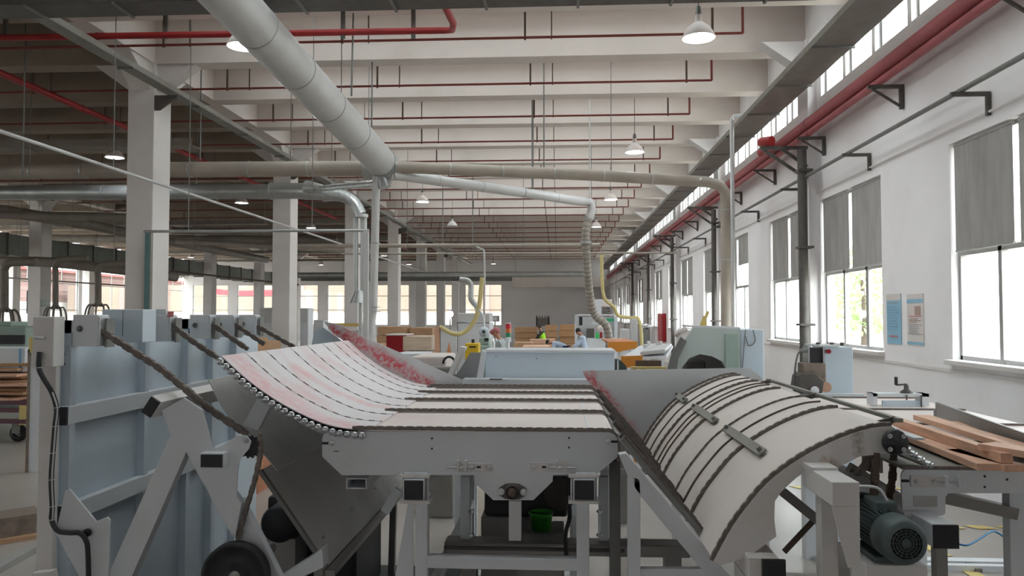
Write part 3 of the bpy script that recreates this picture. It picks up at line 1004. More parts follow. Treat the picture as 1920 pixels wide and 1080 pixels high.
for k, (y0, y1, Y, r, x0, x1, lab) in enumerate(((402, 408, 25, 0.14, -40, 240, 'brown cross duct added high in the left hall, nearest of the brown three'), (432, 436, 33, 0.16, 325, 515, 'brown cross duct added high in the left hall, between the first two columns'), (447, 450, 42, 0.22, 100, 690, 'wide brown cross duct added far back in the left hall'))):  # dark ducts added to darken the left hall ceiling
    ptube('extraction_duct', lab, 'duct', [at(x0, y0, Y), at(x1, y1, Y)], r, M_brownduct, 12, rings=2.5)
for k in range(6):  # trays added as dark clutter under the too bright left ceiling
    tray('cable_tray', 'brown cable tray added across the left hall, %s counting back' % ORD[k], (-33, 18.3 + 8 * k, 6.2), (-8.8, 18.3 + 8 * k, 6.2), 0.5, 0.16, M_brownduct, 2.5)
def octopus(px, ytop, ybase, Y, r, lab):
    t = thing('duct_manifold', lab, 'duct', at(px, ybase, Y))
    MB().tube(smooth_path([at(px + 60, ytop - 14, Y), at(px + 12, ytop - 12, Y), at(px, ytop, Y), at(px, ytop + 12, Y), at(px, ybase, Y)], 4), r, 14).build('trunk_duct', M_brownduct, t)
    MB().tube([at(px, ybase - 3, Y), at(px, ybase + 4, Y)], [r, r * 2.0], 14).build('manifold_head', M_brownduct, t)
    c = at(px + 30, ytop - 14, Y)
    MB().cyl(c, V(c.x, c.y, 8.2), 0.01, 6).build('hanger', M_grey, t)
    c = at(px, ybase + 3, Y)
    for k in range(9):
        a = 2 * PI * k / 9 + 0.2
        dx, dy = math.cos(a), math.sin(a)
        MB().tube(smooth_path([c + V(dx * r, dy * r, -0.02), c + V(dx * r * 2.6, dy * r * 2.6, 0.02), c + V(dx * r * 3.6, dy * r * 3.6, -0.25), c + V(dx * r * 4.2, dy * r * 4.2, -0.9)], 5), r * 0.27, 8).build('hose', M_brownduct, t)


octopus(184, 508, 570, 24, 0.1, 'dark duct ending in a ring of drooping hoses, left of the first big column')
octopus(104, 498, 575, 27, 0.1, 'wide duct with drooping hoses just right of the leftmost column')
octopus(8, 505, 580, 25, 0.13, 'duct with drooping hoses cut by the left edge of the view')
# ================================================================ THE TURNING CONVEYOR IN FRONT
YA, YB = 4.0, 6.5
def fp(pts, Y):
    return [at(x, y, Y) for x, y in pts]


def plate(pts, Y, th=0.01):
    return MB().prism(fp(pts, Y), (0, th, 0))


def ext(pts, d):
    return [p + V(0, d, 0) for p in pts]


def hexbolt(m, c, r=0.009, l=0.012):
    m.tube([c, c - V(0, l, 0)], r, 6, smooth=False)
    m.cyl(c - V(0, l, 0), c - V(0, l * 1.8, 0), r * 0.55, 8)
    m.cyl(c + V(0, 0.001, 0), c - V(0, 0.003, 0), r * 1.5, 14)
    return m


ZT = at(900, 806, YA).z          # top of the flat bed
ct = thing('conveyor_table', 'white chain conveyor table with a broad front plate, between ramp and curved arm', 'conveyor', (at(880, 900, 4).x, 5.2, 0))
plate([(604, 822), (607, 813), (613, 809), (1153, 809), (1159, 812), (1160, 820), (1160, 855), (1119, 890), (1037, 891), (1036, 903), (1000, 938), (925, 938), (909, 923), (889, 905), (888, 891), (640, 891), (604, 856)], YA, 0.012).build('front_plate', M_white, ct, bevel=0.0015)
plate([(604, 822), (607, 813), (613, 809), (1153, 809), (1159, 812), (1160, 820), (1160, 855), (1119, 890), (640, 891), (604, 856)], YA, 0.012)
rp = MB().prism([p + V(0, 2.5, 0) for p in fp([(604, 814), (1160, 814), (1160, 855), (1119, 890), (640, 891), (604, 856)], YA)], (0, 0.012, 0))
rp.build('rear_plate', M_white, ct)
# bed panels and chains running across
xl = at(668, 806, YA).x; xr = at(1140, 806, YA).x
prof = [V(xl, 0, ZT - 0.012), V(xr, 0, ZT - 0.012)]
for k in range(1, 8):
    a = PI / 2 * k / 7
    prof.append(V(xr + 0.055 * math.sin(a), 0, ZT - 0.012 - 0.055 * (1 - math.cos(a))))
prof.append(V(xr + 0.055, 0, ZT - 0.16))
ST = [4.0, 4.78, 5.4, 5.92, 6.32, 6.5]
for i in range(5):
    a, b = ST[i] + 0.03, ST[i + 1] - 0.03
    MB().strip([p + V(0, a, 0) for p in prof], [p + V(0, b, 0) for p in prof], 0.006).build('bed_panel', M_cream, ct)
    # shallow pressed step near the right end
    MB().bb((xr - 0.10, a + 0.02, ZT - 0.012), (xr - 0.09, b - 0.02, ZT - 0.009)).build('panel_rib', M_white, ct)
cprof = [V(xl - 0.02, 0, ZT)] + [p + V(0, 0, 0.012) for p in prof[1:]]
for i, y in enumerate(ST[:5] + [6.46]):
    yy = y + (0.012 if i == 0 else 0)
    q = [p + V(0, yy, 0) for p in cprof]
    m = MB()
    for a, b in zip(q, q[1:]):
        m.bar(a, b, 0.03, 0.012, up=(0, 1, 0)) if False else m.bar(a, b, 0.03, 0.012, up=(0, 0, 1) if abs((b - a).z) < abs((b - a).x) else (1, 0, 0))
    m.build('chain_guide', M_chain, ct)
    MB().chain([p + V(0, 0, 0.006) for p in q], 0.026, 0.016, 0.012).build('drive_chain', M_chain, ct)
# fasteners on the front plate
for k, (x, y, s) in enumerate(((622, 831, -1), (1140, 828, 1))):
    c = at(x, y, YA)
    m = MB(); hexbolt(m, c, 0.011, 0.014); m.build('idler_bolt', M_chrome, ct)
    MB().bb(at(x + s * 6, y - 2.2, YA) - V(0, 0.002, 0), at(x + s * 18, y + 2.2, YA) + V(0, 0.001, 0)).build('adjuster_slot', M_black, ct)
for x, y in ((810, 822), (810, 841), (1067, 821), (1067, 839)):
    MB().cyl(at(x, y, YA) - V(0, 0.003, 0), at(x, y, YA) + V(0, 0.002, 0), 0.0055, 10).build('screw_hole', M_black, ct)
for x, y in ((631, 817), (631, 846)):
    MB().bb(at(x - 5, y - 0.8, YA) - V(0, 0.001, 0), at(x + 5, y + 0.8, YA)).build('slit', M_black, ct)
for s, x0 in ((1, 838), (-1, 1080)):
    def sx(d): return x0 + s * d
    MB().bb(at(sx(14), 867, YA) - V(0, 0.01, 0), at(sx(86), 884, YA)).build('tensioner_plate', M_whitew, ct, bevel=0.002)
    m = MB()
    m.bb(at(sx(20), 862, YA) - V(0, 0.035, 0), at(sx(24), 883, YA)); m.bb(at(sx(34), 862, YA) - V(0, 0.035, 0), at(sx(38), 883, YA))
    m.build('tensioner_ear', M_whitew, ct)
    MB().cyl(at(sx(0), 875, YA) - V(0, 0.02, 0), at(sx(50), 875, YA) - V(0, 0.02, 0), 0.005, 8).build('tension_screw', M_chrome, ct)
    m = MB()
    hexbolt(m, at(sx(48), 875, YA) - V(0, 0.01, 0)); m.build('lock_bolt', M_chrome, ct)
    m = MB(); hexbolt(m, at(sx(79), 875, YA) - V(0, 0.01, 0)); m.build('lock_bolt', M_chrome, ct)
    MB().bb(at(sx(56), 873, YA) - V(0, 0.011, 0), at(sx(64), 877, YA) - V(0, 0.009, 0)).build('slot', M_black, ct)
# flanged bearing
c = at(961, 921, YA) - V(0, 0.012, 0)
m = MB()
fl = []
for k in range(32):
    a = 2 * PI * k / 32
    rr = 0.042 + 0.034 * abs(math.cos(a)) ** 3
    fl.append(c + V(rr * math.cos(a), 0, 0.85 * rr * math.sin(a) if abs(math.cos(a)) > 0.8 else rr * math.sin(a)))
m.prism(fl, (0, 0.014, 0)); m.lathe([(0.034, -0.02), (0.04, 0), (0.04, 0.015)], c, (0, 1, 0), 24)
m.build('bearing_housing', M_dsteel, ct, bevel=0.002)
MB().lathe([(0.0, -0.022), (0.022, -0.022), (0.025, -0.012), (0.012, -0.012), (0.0, -0.02)], c, (0, 1, 0), 20).build('bearing_ring', M_rod, ct)
for s in (-1, 1):
    m = MB(); hexbolt(m, c + V(s * 0.058, -0.002, 0), 0.012, 0.014); m.build('bearing_bolt', M_chrome, ct)
MB().bb(at(954, 940, 4.08), at(977, 1012, 4.1) + V(0, 0.05, 0)).build('drive_arm', M_galvw, ct)

# stand below the bed: two square tubes front to back on legs
st = thing('machine_stand', 'white welded steel stand under the conveyor table, with black capped square tubes', 'stand', (ct.location.x, 5.2, 0))
for k, x in enumerate((777, 1095)):
    c = at(x, 917, 3.95)
    x1 = c.x; z1 = c.z
    MB().bar((x1, 3.93, z1), (x1, 6.5, z1), 0.106, 0.106).build('square_tube', M_white, st, bevel=0.006)
    MB().bar((x1, 3.922, z1), (x1, 3.932, z1), 0.098, 0.098).build('end_cap', M_plug, st, bevel=0.004)
    m = MB()
    for dx in (-0.062, 0.062):
        m.cyl((x1 + dx, 3.985, z1 - 0.075), (x1 + dx, 3.985, z1 + 0.075), 0.006, 8)
    m.cyl((x1 - 0.062, 3.985, z1 + 0.072), (x1 + 0.062, 3.985, z1 + 0.072), 0.006, 8)
    m.build('u_bolt', M_chrome, st)
    MB().bb((x1 - 0.078, 3.95, z1 - 0.075), (x1 + 0.078, 4.06, z1 - 0.06)).build('clamp_plate', M_whitew, st)
    MB().bb((x1 - 0.078, 3.95, z1 + 0.056), (x1 + 0.078, 4.06, z1 + 0.07)).build('clamp_plate', M_whitew, st)
    for y in (4.03, 6.3):
        xx = at(790 if k == 0 else 1093, 1000, 4.0).x
        MB().bb((xx - 0.032, y - 0.03, 0), (xx + 0.032, y + 0.03, z1 - 0.07)).build('leg', M_white, st, bevel=0.003)
        MB().box((xx, y, 0.008), (0.16, 0.14, 0.016)).build('foot_plate', M_white, st)
p = at(765, 942, 4.03); q = at(735, 1085, 4.03)
MB().prism([p, p + V(0.03, 0, 0), V(p.x + 0.03, p.y, 0.35), V(q.x - 0.05, q.y, 0.35)], (0, 0.006, 0)).build('gusset', M_white, st)
a = at(800, 1040, 4.03); b = at(1083, 1062, 4.03)
MB().bb((a.x, 4.0, a.z - 0.06), (b.x, 4.06, a.z)).build('cross_member', M_white, st, bevel=0.003)
MB().bb((a.x, 6.27, a.z - 0.06), (b.x, 6.33, a.z)).build('cross_member', M_white, st, bevel=0.003)
for x in (792, 1093):
    xx = at(x, 1000, 4.0).x
    MB().bb((xx - 0.025, 4.03, 0.55), (xx + 0.025, 6.3, 0.61)).build('side_rail', M_white, st)
# hollow tube end left of the stand
hb = at(670, 905, 4.05)
m = MB()
w_, h_ = 0.11, 0.056; t_ = 0.006
m.bb((hb.x - w_ / 2, 4.03, hb.z + h_ / 2 - t_), (hb.x + w_ / 2, 5.6, hb.z + h_ / 2)); m.bb((hb.x - w_ / 2, 4.03, hb.z - h_ / 2), (hb.x + w_ / 2, 5.6, hb.z - h_ / 2 + t_))
m.bb((hb.x - w_ / 2, 4.03, hb.z - h_ / 2), (hb.x - w_ / 2 + t_, 5.6, hb.z + h_ / 2)); m.bb((hb.x + w_ / 2 - t_, 4.03, hb.z - h_ / 2), (hb.x + w_ / 2, 5.6, hb.z + h_ / 2))
m.build('hollow_tube', M_white, ct)
MB().bar((hb.x, 5.55, hb.z), (at(777, 900, 3.95).x, 5.55, hb.z), 0.06, 0.05).build('tube_link', M_white, ct)

# things under the table
bb_ = thing('motor_box', 'black gearbox housing low behind the bearing under the table', 'gearbox', (at(985, 930, 5.6).x, 5.7, 0))
MB().bb(at(908, 968, 5.5), at(1064, 893, 5.5) + V(0, 0.4, 0)).build('housing', M_plug, bb_, bevel=0.02)
a = at(955, 968, 5.6)
MB().bb((a.x - 0.2, 5.55, 0), (a.x + 0.25, 5.85, a.z + 0.01)).build('base', M_dark, bb_, bevel=0.01)
MB().lathe([(0.11, 0), (0.11, -0.05), (0.04, -0.06), (0.04, -0.1), (0, -0.1)], at(1050, 925, 5.5), (0, 1, 0), 24).build('pulley', M_dsteel, bb_)
sk = thing('base_skid', 'grey steel channel lying across the floor under the table', 'base frame', (ct.location.x, 5.6, 0))
a = at(835, 1012, 4.9); b = at(1170, 1040, 4.9)
MB().bb((a.x, 4.85, b.z), (b.x + 0.4, 5.0, a.z)).build('channel', M_dark, sk, bevel=0.006)
for x in (a.x + 0.1, b.x + 0.25):
    MB().bb((x, 4.87, 0), (x + 0.1, 4.98, b.z + 0.01)).build('leg', M_dark, sk)
MB().bb((a.x, 4.84, b.z + 0.05), (b.x, 4.852, b.z + 0.03)).build('flange_edge', M_dsteel, sk)
for k, (x, ya, yb, Y, w) in enumerate(((873, 893, 1012, 4.95, 0.06), (1131, 893, 1012, 4.95, 0.06))):
    a = at(x, ya, Y); b = at(x, yb, Y)
    MB().bb((a.x - w / 2, Y - 0.03, b.z), (a.x + w / 2, Y + 0.03, a.z)).build('upright', M_white, sk)
for k, x in enumerate((884, 1124)):
    a = at(x, 985, 4.85); b = at(x, 1008, 4.85)
    m = MB().cyl(b, at(x, 955, 4.85), 0.008, 8)
    m.tube([at(x, 1001, 4.85), at(x, 1005, 4.85)], 0.02, 6, smooth=False); m.tube([at(x, 957, 4.85), at(x, 961, 4.85)], 0.018, 6, smooth=False)
    m.build('levelling_screw', M_chrome, sk)
gb = thing('bucket', 'small bright green plastic bucket under the conveyor table', 'bucket', at(1014, 1008, 5.0))
c = V(at(1014, 1006, 5.02).x, 5.18, at(1014, 1006, 5.02).z)
MB().lathe([(0, 0.004), (0.06, 0.0), (0.075, 0.1), (0.079, 0.118), (0.084, 0.118), (0.084, 0.11), (0.076, 0.11), (0.062, -0.003), (0, -0.003)], c, n=24).build('bucket_body', M_green, gb)
MB().tube(smooth_path([c + V(-0.08, 0, 0.11), c + V(-0.095, -0.05, 0.04), c + V(-0.08, -0.07, 0.0)], 5), 0.003, 6).build('handle', M_grey, gb)
MB().bb((c.x - 0.15, 5.0, 0), (c.x + 0.15, 5.4, c.z)).build('bucket_shelf', M_dark, sk)
ptube('cable', 'black cable hanging behind the right leg of the stand', 'cable', [at(1068, 890, 4.3), at(1066, 930, 4.3), at(1068, 970, 4.3), at(1060, 1006, 4.4), at(1064, 1060, 4.5)], 0.012, M_black, 8, sm=5)

# ================================================================ LEFT RAMP
rpx = [(415, 667), (470, 716), (530, 757), (598, 790), (645, 802), (690, 806)]
rpr = smooth_path(fp(rpx, YA), 5)
M_ramp = mat('ramp_sheet_paint', 'DAD6D8', 0.5, var=0.04, scale=3, dirt='D8A3A4', dirt_amt=0.9)
M_guard = mat('guard_plate_paint', 'C4C5C7', 0.5, var=0.05, scale=3, dirt='9E9A96', dirt_amt=0.5)
rt = thing('conveyor_ramp', 'curved white chain ramp with pink paint wear and steel rollers along its near edge', 'conveyor', V(at(550, 760, 4).x, 5.25, 0.0))
stain(M_ramp, at(432, 684, 4.12) - rt.location, at(640, 800, 4.05) - rt.location, 0.2, 'DC9096', 0.55, 4)
stain(M_ramp, at(560, 700, 4.8) - rt.location, at(720, 770, 4.9) - rt.location, 0.1, 'DD9C9E', 0.6, 5)
RL = [4.0, 4.32, 4.62, 5.05, 5.4, 5.76, 6.05, 6.3, 6.5]
for a, b in zip(RL, RL[1:]):
    MB().strip([p + V(0, a - YA, 0) for p in rpr], [p + V(0, b - YA - 0.008, 0) for p in rpr], 0.005).build('ramp_sheet', M_ramp, rt)
M_rchain = mat('ramp_chain_links', '5E5652', 0.5, 0.2, var=0.15, scale=30)
nn_ = M_rchain.node_tree.nodes; ll_ = M_rchain.node_tree.links
_t = nn_.new('ShaderNodeTexCoord'); _s = nn_.new('ShaderNodeSeparateXYZ'); ll_.new(_t.outputs['Object'], _s.inputs[0])
_m = nn_.new('ShaderNodeMath'); _m.operation = 'PINGPONG'; _m.inputs[1].default_value = 0.034; ll_.new(_s.outputs['X'], _m.inputs[0])
_g = nn_.new('ShaderNodeMath'); _g.operation = 'GREATER_THAN'; _g.inputs[1].default_value = 0.017; ll_.new(_m.outputs[0], _g.inputs[0])
_b = nn_['Principled BSDF']; _src = _b.inputs['Base Color'].links[0].from_socket
_x = nn_.new('ShaderNodeMixRGB'); _x.inputs[2].default_value = rgb('CFC8C8') + (1,); ll_.new(_g.outputs[0], _x.inputs[0]); ll_.new(_src, _x.inputs[1]); ll_.new(_x.outputs[0], _b.inputs['Base Color'])
for y in RL[1:-1]:
    A = [p + V(0, y - YA - 0.010, 0.0035) for p in rpr]; B = [p + V(0, y - YA + 0.004, 0.0035) for p in rpr]
    MB().strip(A, B, 0.006).build('ramp_chain', M_rchain, rt)
q = resample([p + V(0, -0.012, -0.03) for p in rpr], 0.0395)
rl0 = None
for i, c in enumerate(q[:24]):
    if rl0 is None:
        rl0 = MB().lathe([(0.0, -0.02), (0.006, -0.02), (0.006, -0.012), (0.012, -0.012), (0.018, -0.008), (0.0185, 0.0), (0.0185, 2.45), (0, 2.45)], c, (0, 1, 0), 16).build('roller', M_chrome, rt)
        r0 = c
    else:
        o = rl0.copy(); COL.objects.link(o); o.location = rl0.location + (c - r0)
q2 = resample([p + V(0, 0, -0.05) for p in rpr], 0.2)
m = MB()
for a, b in zip(q2, q2[1:]):
    m.bar(a + V(0, 0.12, -0.01), b + V(0, 0.12, -0.01), 0.05, 0.03, up=(0, 1, 0))
m.build('curved_rib', M_white, rt)
# arm from the ramp to the pivot
MB().prism(fp([(489, 735), (514, 748), (483, 808), (455, 797)], 4.12), (0, 0.05, 0)).build('ramp_arm', M_white, rt, bevel=0.003)
o = MB().prism(ext(fp([(489, 735), (514, 748), (483, 808), (455, 797)], 4.12), 1.9), (0, 0.05, 0)).build('ramp_arm', M_white, rt, bevel=0.003)
# rear guard plate with red wear
gp = MB().prism(fp([(606, 602), (640, 610), (660, 622), (868, 713), (868, 724), (785, 724), (745, 712), (705, 690), (668, 662), (645, 640), (622, 622)], YB), (0, 0.012, 0))
M_guardl = M_guard.copy(); M_guardl.name = 'left_guard_paint'
gpo = gp.build('guard_plate', M_guardl, rt)
a = at(626, 617, YB) - rt.location; b = at(800, 718, YB) - rt.location
c_ = at(715, 672, YB) - rt.location
stain(M_guardl, a, b, 0.085, 'C4454C', 0.95, 7)
MB().prism(fp([(583, 652), (588, 628), (596, 616), (607, 614), (645, 642), (625, 656)], YB + 0.05), (0, 0.01, 0)).build('end_flap', M_whiteb, rt)

# ================================================================ SHEETS UNDER THE RAMP
us = thing('catch_tray', 'bare grey steel sheet tray slanting down under the ramp left of the stand', 'tray', (at(600, 950, 5).x, 5.3, 0.0))
fr = fp([(488, 882), (612, 1064)], 4.1)
MB().strip(fr, ext(fr, 2.4), 0.006, (0.55, 0, 0.83)).build('tray_sheet', M_bare, us)
MB().bar(fr[0], fr[1], 0.02, 0.03, up=(0, 1, 0)).build('front_lip', M_grey, us)
e0 = fr[1] + V(0.02, 0, -0.03)
MB().bar(e0, e0 + V(0, 2.4, 0), 0.05, 0.03).build('edge_rail', M_dark, us)
for k in range(4):
    c = fr[0] + (fr[1] - fr[0]) * (0.8) + V(0.01, 0.15 + 0.6 * k, 0.015)
    MB().ball(c, 0.009, n=8).build('bolt_head', M_chrome, us)
q3 = smooth_path(fp([(391, 712), (425, 775), (487, 842), (520, 882)], 4.15), 5)
MB().strip(q3, ext(q3, 2.3), 0.005, (0.6, 0, 0.8)).build('upper_tray_sheet', M_bare, us)
for y in (4.25, 6.2):
    a = V(fr[1].x - 0.08, y, fr[1].z + 0.05)
    MB().bar(a, V(a.x - 0.02, y, 0), 0.05, 0.05, up=(0, 1, 0)).build('leg', M_dark, us)
MB().bar(at(748, 918, 4.4), at(722, 960, 4.4), 0.05, 0.03, up=(0, 1, 0)).build('stop_block', M_white, us)
MB().prism(fp([(522, 1085), (604, 1030), (606, 1064), (560, 1085)], 4.02), (0, 0.1, 0)).build('corner_foot', M_white, us)

# ================================================================ LEFT LIFT FRAME
lf = thing('lift_frame', 'tall frame with a pale blue side sheet and five chain boxes along its top', 'machine frame', (-2.55, 5.2, 0))
XP = -2.66
MB().bb((XP - 0.006, 4.0, 0.1), (XP, 6.75, H - 0.03)).build('side_sheet', M_whiteb, lf)
MB().bb((-2.70, 3.9, 0), (-2.61, 3.935, H - 0.02)).build('corner_post', M_whitew, lf, bevel=0.004)
MB().bb((-2.74, 3.86, 0.0), (-2.58, 4.04, 0.012)).build('base_plate', M_white, lf)
MB().bb((-2.715, 3.86, H - 0.27), (-2.60, 3.95, H - 0.01)).build('corner_box', M_whitew, lf, bevel=0.004)
bx = [4.0, 4.756, 5.32, 5.72, 6.15]
for i, y in enumerate(bx):
    # upright rib, chain box, roller pin, chain
    MB().bb((XP, y + 0.02, 0.2), (XP + 0.05, y + 0.07, H - 0.03)).build('rib', M_whiteb, lf)
    b = MB().bb((-2.59, y, H - 0.17), (-2.45, y + 0.1, H)).build('chain_box', M_white, lf, bevel=0.003)
    MB().bb((-2.448, y + 0.002, H - 0.165), (-2.443, y + 0.1, H - 0.01)).build('box_cheek', M_white, b)
    MB().bb((-2.425, y + 0.02, H - 0.175), (-2.415, y + 0.1, H - 0.02)).build('box_cheek', M_grey, b)
    m = MB(); c = V(-2.55, y, H - 0.075); hexbolt(m, c, 0.012, 0.012); m.build('box_bolt', M_grey, b)
    MB().bb((XP, y + 0.02, H - 0.1), (-2.58, y + 0.06, H - 0.03)).build('box_bracket', M_white, lf)
# control boxes between
MB().bb(at(190, 642, 4.3), at(268, 580, 4.3) + V(0, 0.15, 0)).build('switch_box', M_whiteb, lf, bevel=0.004)
MB().bb(at(229, 630, 4.29), at(230.5, 582, 4.29) + V(0, 0.005, 0)).build('box_seam', M_grey, lf)
MB().bb(at(291, 590, 4.69), at(311, 580, 4.69) + V(0, 0.02, 0)).build('small_box', M_white, lf)
MB().bb(at(313, 594, 4.74), at(325, 584, 4.74) + V(0, 0.006, 0)).build('warning_label', mat('label_red', 'D8625C', 0.5), lf)
m = MB()
for k in range(3):
    m.bb(at(314.5 + 3.6 * k, 592.5, 4.737), at(315.4 + 3.6 * k, 585.5, 4.737) + V(0, 0.002, 0))
m.build('label_strokes', mat('label_white', 'F0EAE6', 0.6), lf)
for z0, x0, yend in ((-0.49, -2.63, 6.2), (-1.015, -2.63, 6.2)):
    z = H + z0
    MB().bb((x0 - 0.025, 4.0, z - 0.1), (x0 + 0.025, yend, z)).build('side_bar', M_white, lf, bevel=0.005)
    MB().bb((x0 - 0.024, 3.985, z - 0.098), (x0 + 0.024, 4.0, z - 0.002)).build('end_cap', M_plug, lf)
for (x, y) in ((120, 663), (120, 682)):
    m = MB(); hexbolt(m, at(x, y, 3.98), 0.008, 0.02); m.build('stud', M_chrome, lf)
MB().cyl(at(64, 633, 3.84), at(84, 634, 3.84), 0.009, 8).build('grease_pin', M_chrome, lf)
# lower bracket plates
plate([(104, 1000), (122, 920), (130, 917), (180, 978), (201, 969), (206, 976), (203, 1085), (150, 1085), (120, 1030)], 3.84, 0.012).build('foot_bracket', M_white, lf, bevel=0.002)
plate([(60, 1075), (95, 1072), (100, 1095), (60, 1095)], 3.8, 0.05).build('foot_plate', M_whitew, lf)
MB().lathe([(0.02, 0), (0.02, -0.012), (0, -0.012)], at(165, 998, 3.83), (0, 1, 0), 16).build('pivot_hole', M_black, lf)
cb = thing('cable', 'bundle of black cable tied down the near corner post of the lift frame', 'cable', at(100, 1075, 3.82))
pts = [at(74, 660, 3.84), at(73, 690, 3.83), at(82, 710, 3.82), at(97, 735, 3.82), at(106, 765, 3.82), at(103, 800, 3.82), at(99, 850, 3.82), at(96, 900, 3.82), at(98, 950, 3.82), at(97, 975, 3.82), at(108, 995, 3.81), at(130, 999, 3.8), at(150, 1000, 3.8), at(162, 1015, 3.8), at(165, 1040, 3.8), at(166, 1090, 3.8)]
MB().tube(smooth_path(pts, 5), 0.0125, 10).build('sheath', M_black, cb)
pts2 = [p + V(0.012, -0.012, 0) for p in pts[3:10]]
MB().tube(smooth_path(pts2, 5), 0.004, 6).build('thin_wire', M_galvw, cb)
for k in (1, 4, 5, 6, 7, 8, 9):
    c = pts[k]
    MB().tube([c + V(-0.018, 0, 0), c + V(0, -0.015, 0.002), c + V(0.018, 0, 0.003), c + V(0, 0.012, 0)], 0.0022, 5, closed=True).build('cable_tie', M_whitew, cb)
# diagonal lifting chains
lc = [((187, 618), (300, 690), (400, 772), (465, 815)), ((319, 607), (362, 640), (410, 672)), ((399, 608), (432, 632), (465, 655)), ((440, 608), (470, 628), (500, 648)), ((484, 612), (515, 630), (552, 651))]
nm = ['nearest chain box down to the sprocket arm', 'second chain box', 'third chain box', 'fourth chain box', 'farthest chain box']
for i, c in enumerate(lc):
    Y = bx[i] + 0.03
    t = tag(MB().chain(fp(c, Y), 0.034, 0.034, 0.028).build('lifting_chain', M_chain), 'heavy oily chain running from the %s' % nm[i], 'chain', 'lifting chains of the left frame')

# ---- A shaped tilting legs
af = thing('tilting_leg_frame', 'white A shaped leg frame in front of the lift frame, with black end caps', 'machine frame', (-1.9, 4.4, 0))
A1 = [(303, 770), (345, 746), (378, 768), (388, 800), (400, 845), (446, 816), (462, 817), (470, 828), (466, 842), (449, 862), (445, 885), (443, 930), (452, 945), (440, 1008), (349, 848), (244, 1088), (198, 1088), (320, 815)]
plate(A1, 3.9, 0.012).build('front_leg_plate', M_white, af, bevel=0.0015)
plate([(320, 815), (349, 848), (244, 1088), (198, 1088)], 3.912, 0.07).build('front_leg', M_white, af, bevel=0.004)
plate([(349, 848), (380, 830), (452, 945), (436, 1008)], 3.912, 0.05).build('front_leg', M_white, af)
o = MB().prism(ext(fp([(320, 815), (349, 848), (244, 1150), (198, 1150)], 3.9), 2.3), (0, 0.07, 0)).build('rear_leg', M_white, af)
o = MB().prism(ext(fp([(349, 848), (380, 830), (540, 1150), (505, 1150)], 3.9), 2.3), (0, 0.07, 0)).build('rear_leg', M_white, af)
plate([(244, 1088), (198, 1088), (165, 1165), (215, 1165)], 3.912, 0.07).build('leg_foot', M_white, af)
plate([(452, 935), (478, 985), (530, 1090), (480, 1090), (440, 1008)], 3.95, 0.05).build('cross_leg', M_white, af, bevel=0.003)
c = at(284, 763, 3.86)
R = Matrix.Rotation(math.radians(33), 3, 'Y')
m = MB()
for y0, y1, mm, nmn, s in ((3.86, 5.2, M_whitew, 'top_tube', 1.0), (3.848, 3.862, M_plug, 'top_tube_cap', 0.94)):
    m = MB(); m.bar((c.x, y0, c.z), (c.x, y1, c.z), 0.06 * s, 0.1 * s, up=R @ V(0, 0, 1)); m.build(nmn, mm, af, bevel=0.003)
MB().bb(at(376, 876, 3.83), at(416, 853, 3.83) + V(0, 0.012, 0)).build('bracket_cap', M_plug, af)
MB().bb(at(374, 878, 3.842), at(418, 850, 3.842) + V(0, 0.09, 0)).build('bracket_tube', M_white, af, bevel=0.003)
c = at(461, 826, 3.885)
m = MB(); hexbolt(m, c, 0.01, 0.01); m.build('pivot_bolt', M_chrome, af)


def sprocket(name, c, r, teeth, th, parent, m_):
    m = MB()
    pts = []
    for k in range(teeth * 4):
        a = 2 * PI * k / (teeth * 4)
        rr = r * (1.08 if k % 4 in (0, 1) else 0.93)
        pts.append(c + V(rr * math.cos(a), 0, rr * math.sin(a)))
    m.prism(pts, (0, th, 0))
    return m.build(name, m_, parent)


sprocket('sprocket', at(468, 838, 3.92), 0.055, 14, 0.012, af, M_black)
t = tag(MB().chain(fp([(487, 815), (489, 850), (478, 900), (460, 960), (444, 1020), (440, 1085)], 3.93), 0.03, 0.024, 0.02).build('return_chain', M_chain), 'chain hanging from the sprocket of the A shaped leg frame', 'chain')
fw_ = thing('flywheel', 'big dark pulley wheel cut by the bottom edge below the A shaped frame', 'wheel', at(440, 1085, 3.86))
c = at(440, 1082, 3.86)
MB().lathe([(0, 0), (0.05, 0), (0.055, 0.012), (0.145, 0.012), (0.15, -0.01), (0.17, -0.01), (0.172, 0.04), (0, 0.04)], c, (0, 1, 0), 48).build('rim', M_black, fw_)
MB().lathe([(0, -0.03), (0.025, -0.03), (0.03, 0.0), (0.045, 0.01)], c, (0, 1, 0), 24).build('hub', M_dark, fw_)
MB().cyl(c + V(0, 0.04, 0), c + V(0, 0.5, 0), 0.03, 12).build('axle', M_dark, fw_)
MB().bb((c.x - 0.03, c.y + 0.1, 0), (c.x + 0.03, c.y + 0.16, c.z)).build('axle_stand', M_white, fw_)
dk = thing('ramp_shade_filler', 'dark box added for the enclosed shade under the ramp, on a black floor sheet', 'machine', (at(560, 960, 5.4).x, 5.6, 0))
a = at(500, 930, 5.3); b = at(640, 1000, 5.3)
MB().bb((a.x, 5.3, 0.05), (b.x + 0.1, 6.1, a.z)).build('shade_box', M_plug, dk, bevel=0.03)  # box and floor sheet added to darken the enclosed space under the ramp
MB().bb((a.x - 0.3, 4.3, 0.002), (b.x + 0.7, 6.4, 0.03)).build('dark_floor_sheet', M_black, dk)
mt = thing('electric_motor', 'dark motor lying low behind the A shaped frame under the ramp', 'motor', at(500, 990, 4.9))
c = at(520, 985, 4.9)
MB().lathe([(0, 0), (0.1, 0), (0.12, 0.03), (0.12, 0.3), (0.1, 0.34), (0, 0.34)], c, (0, 1, 0), 24).build('motor_body', M_plug, mt)
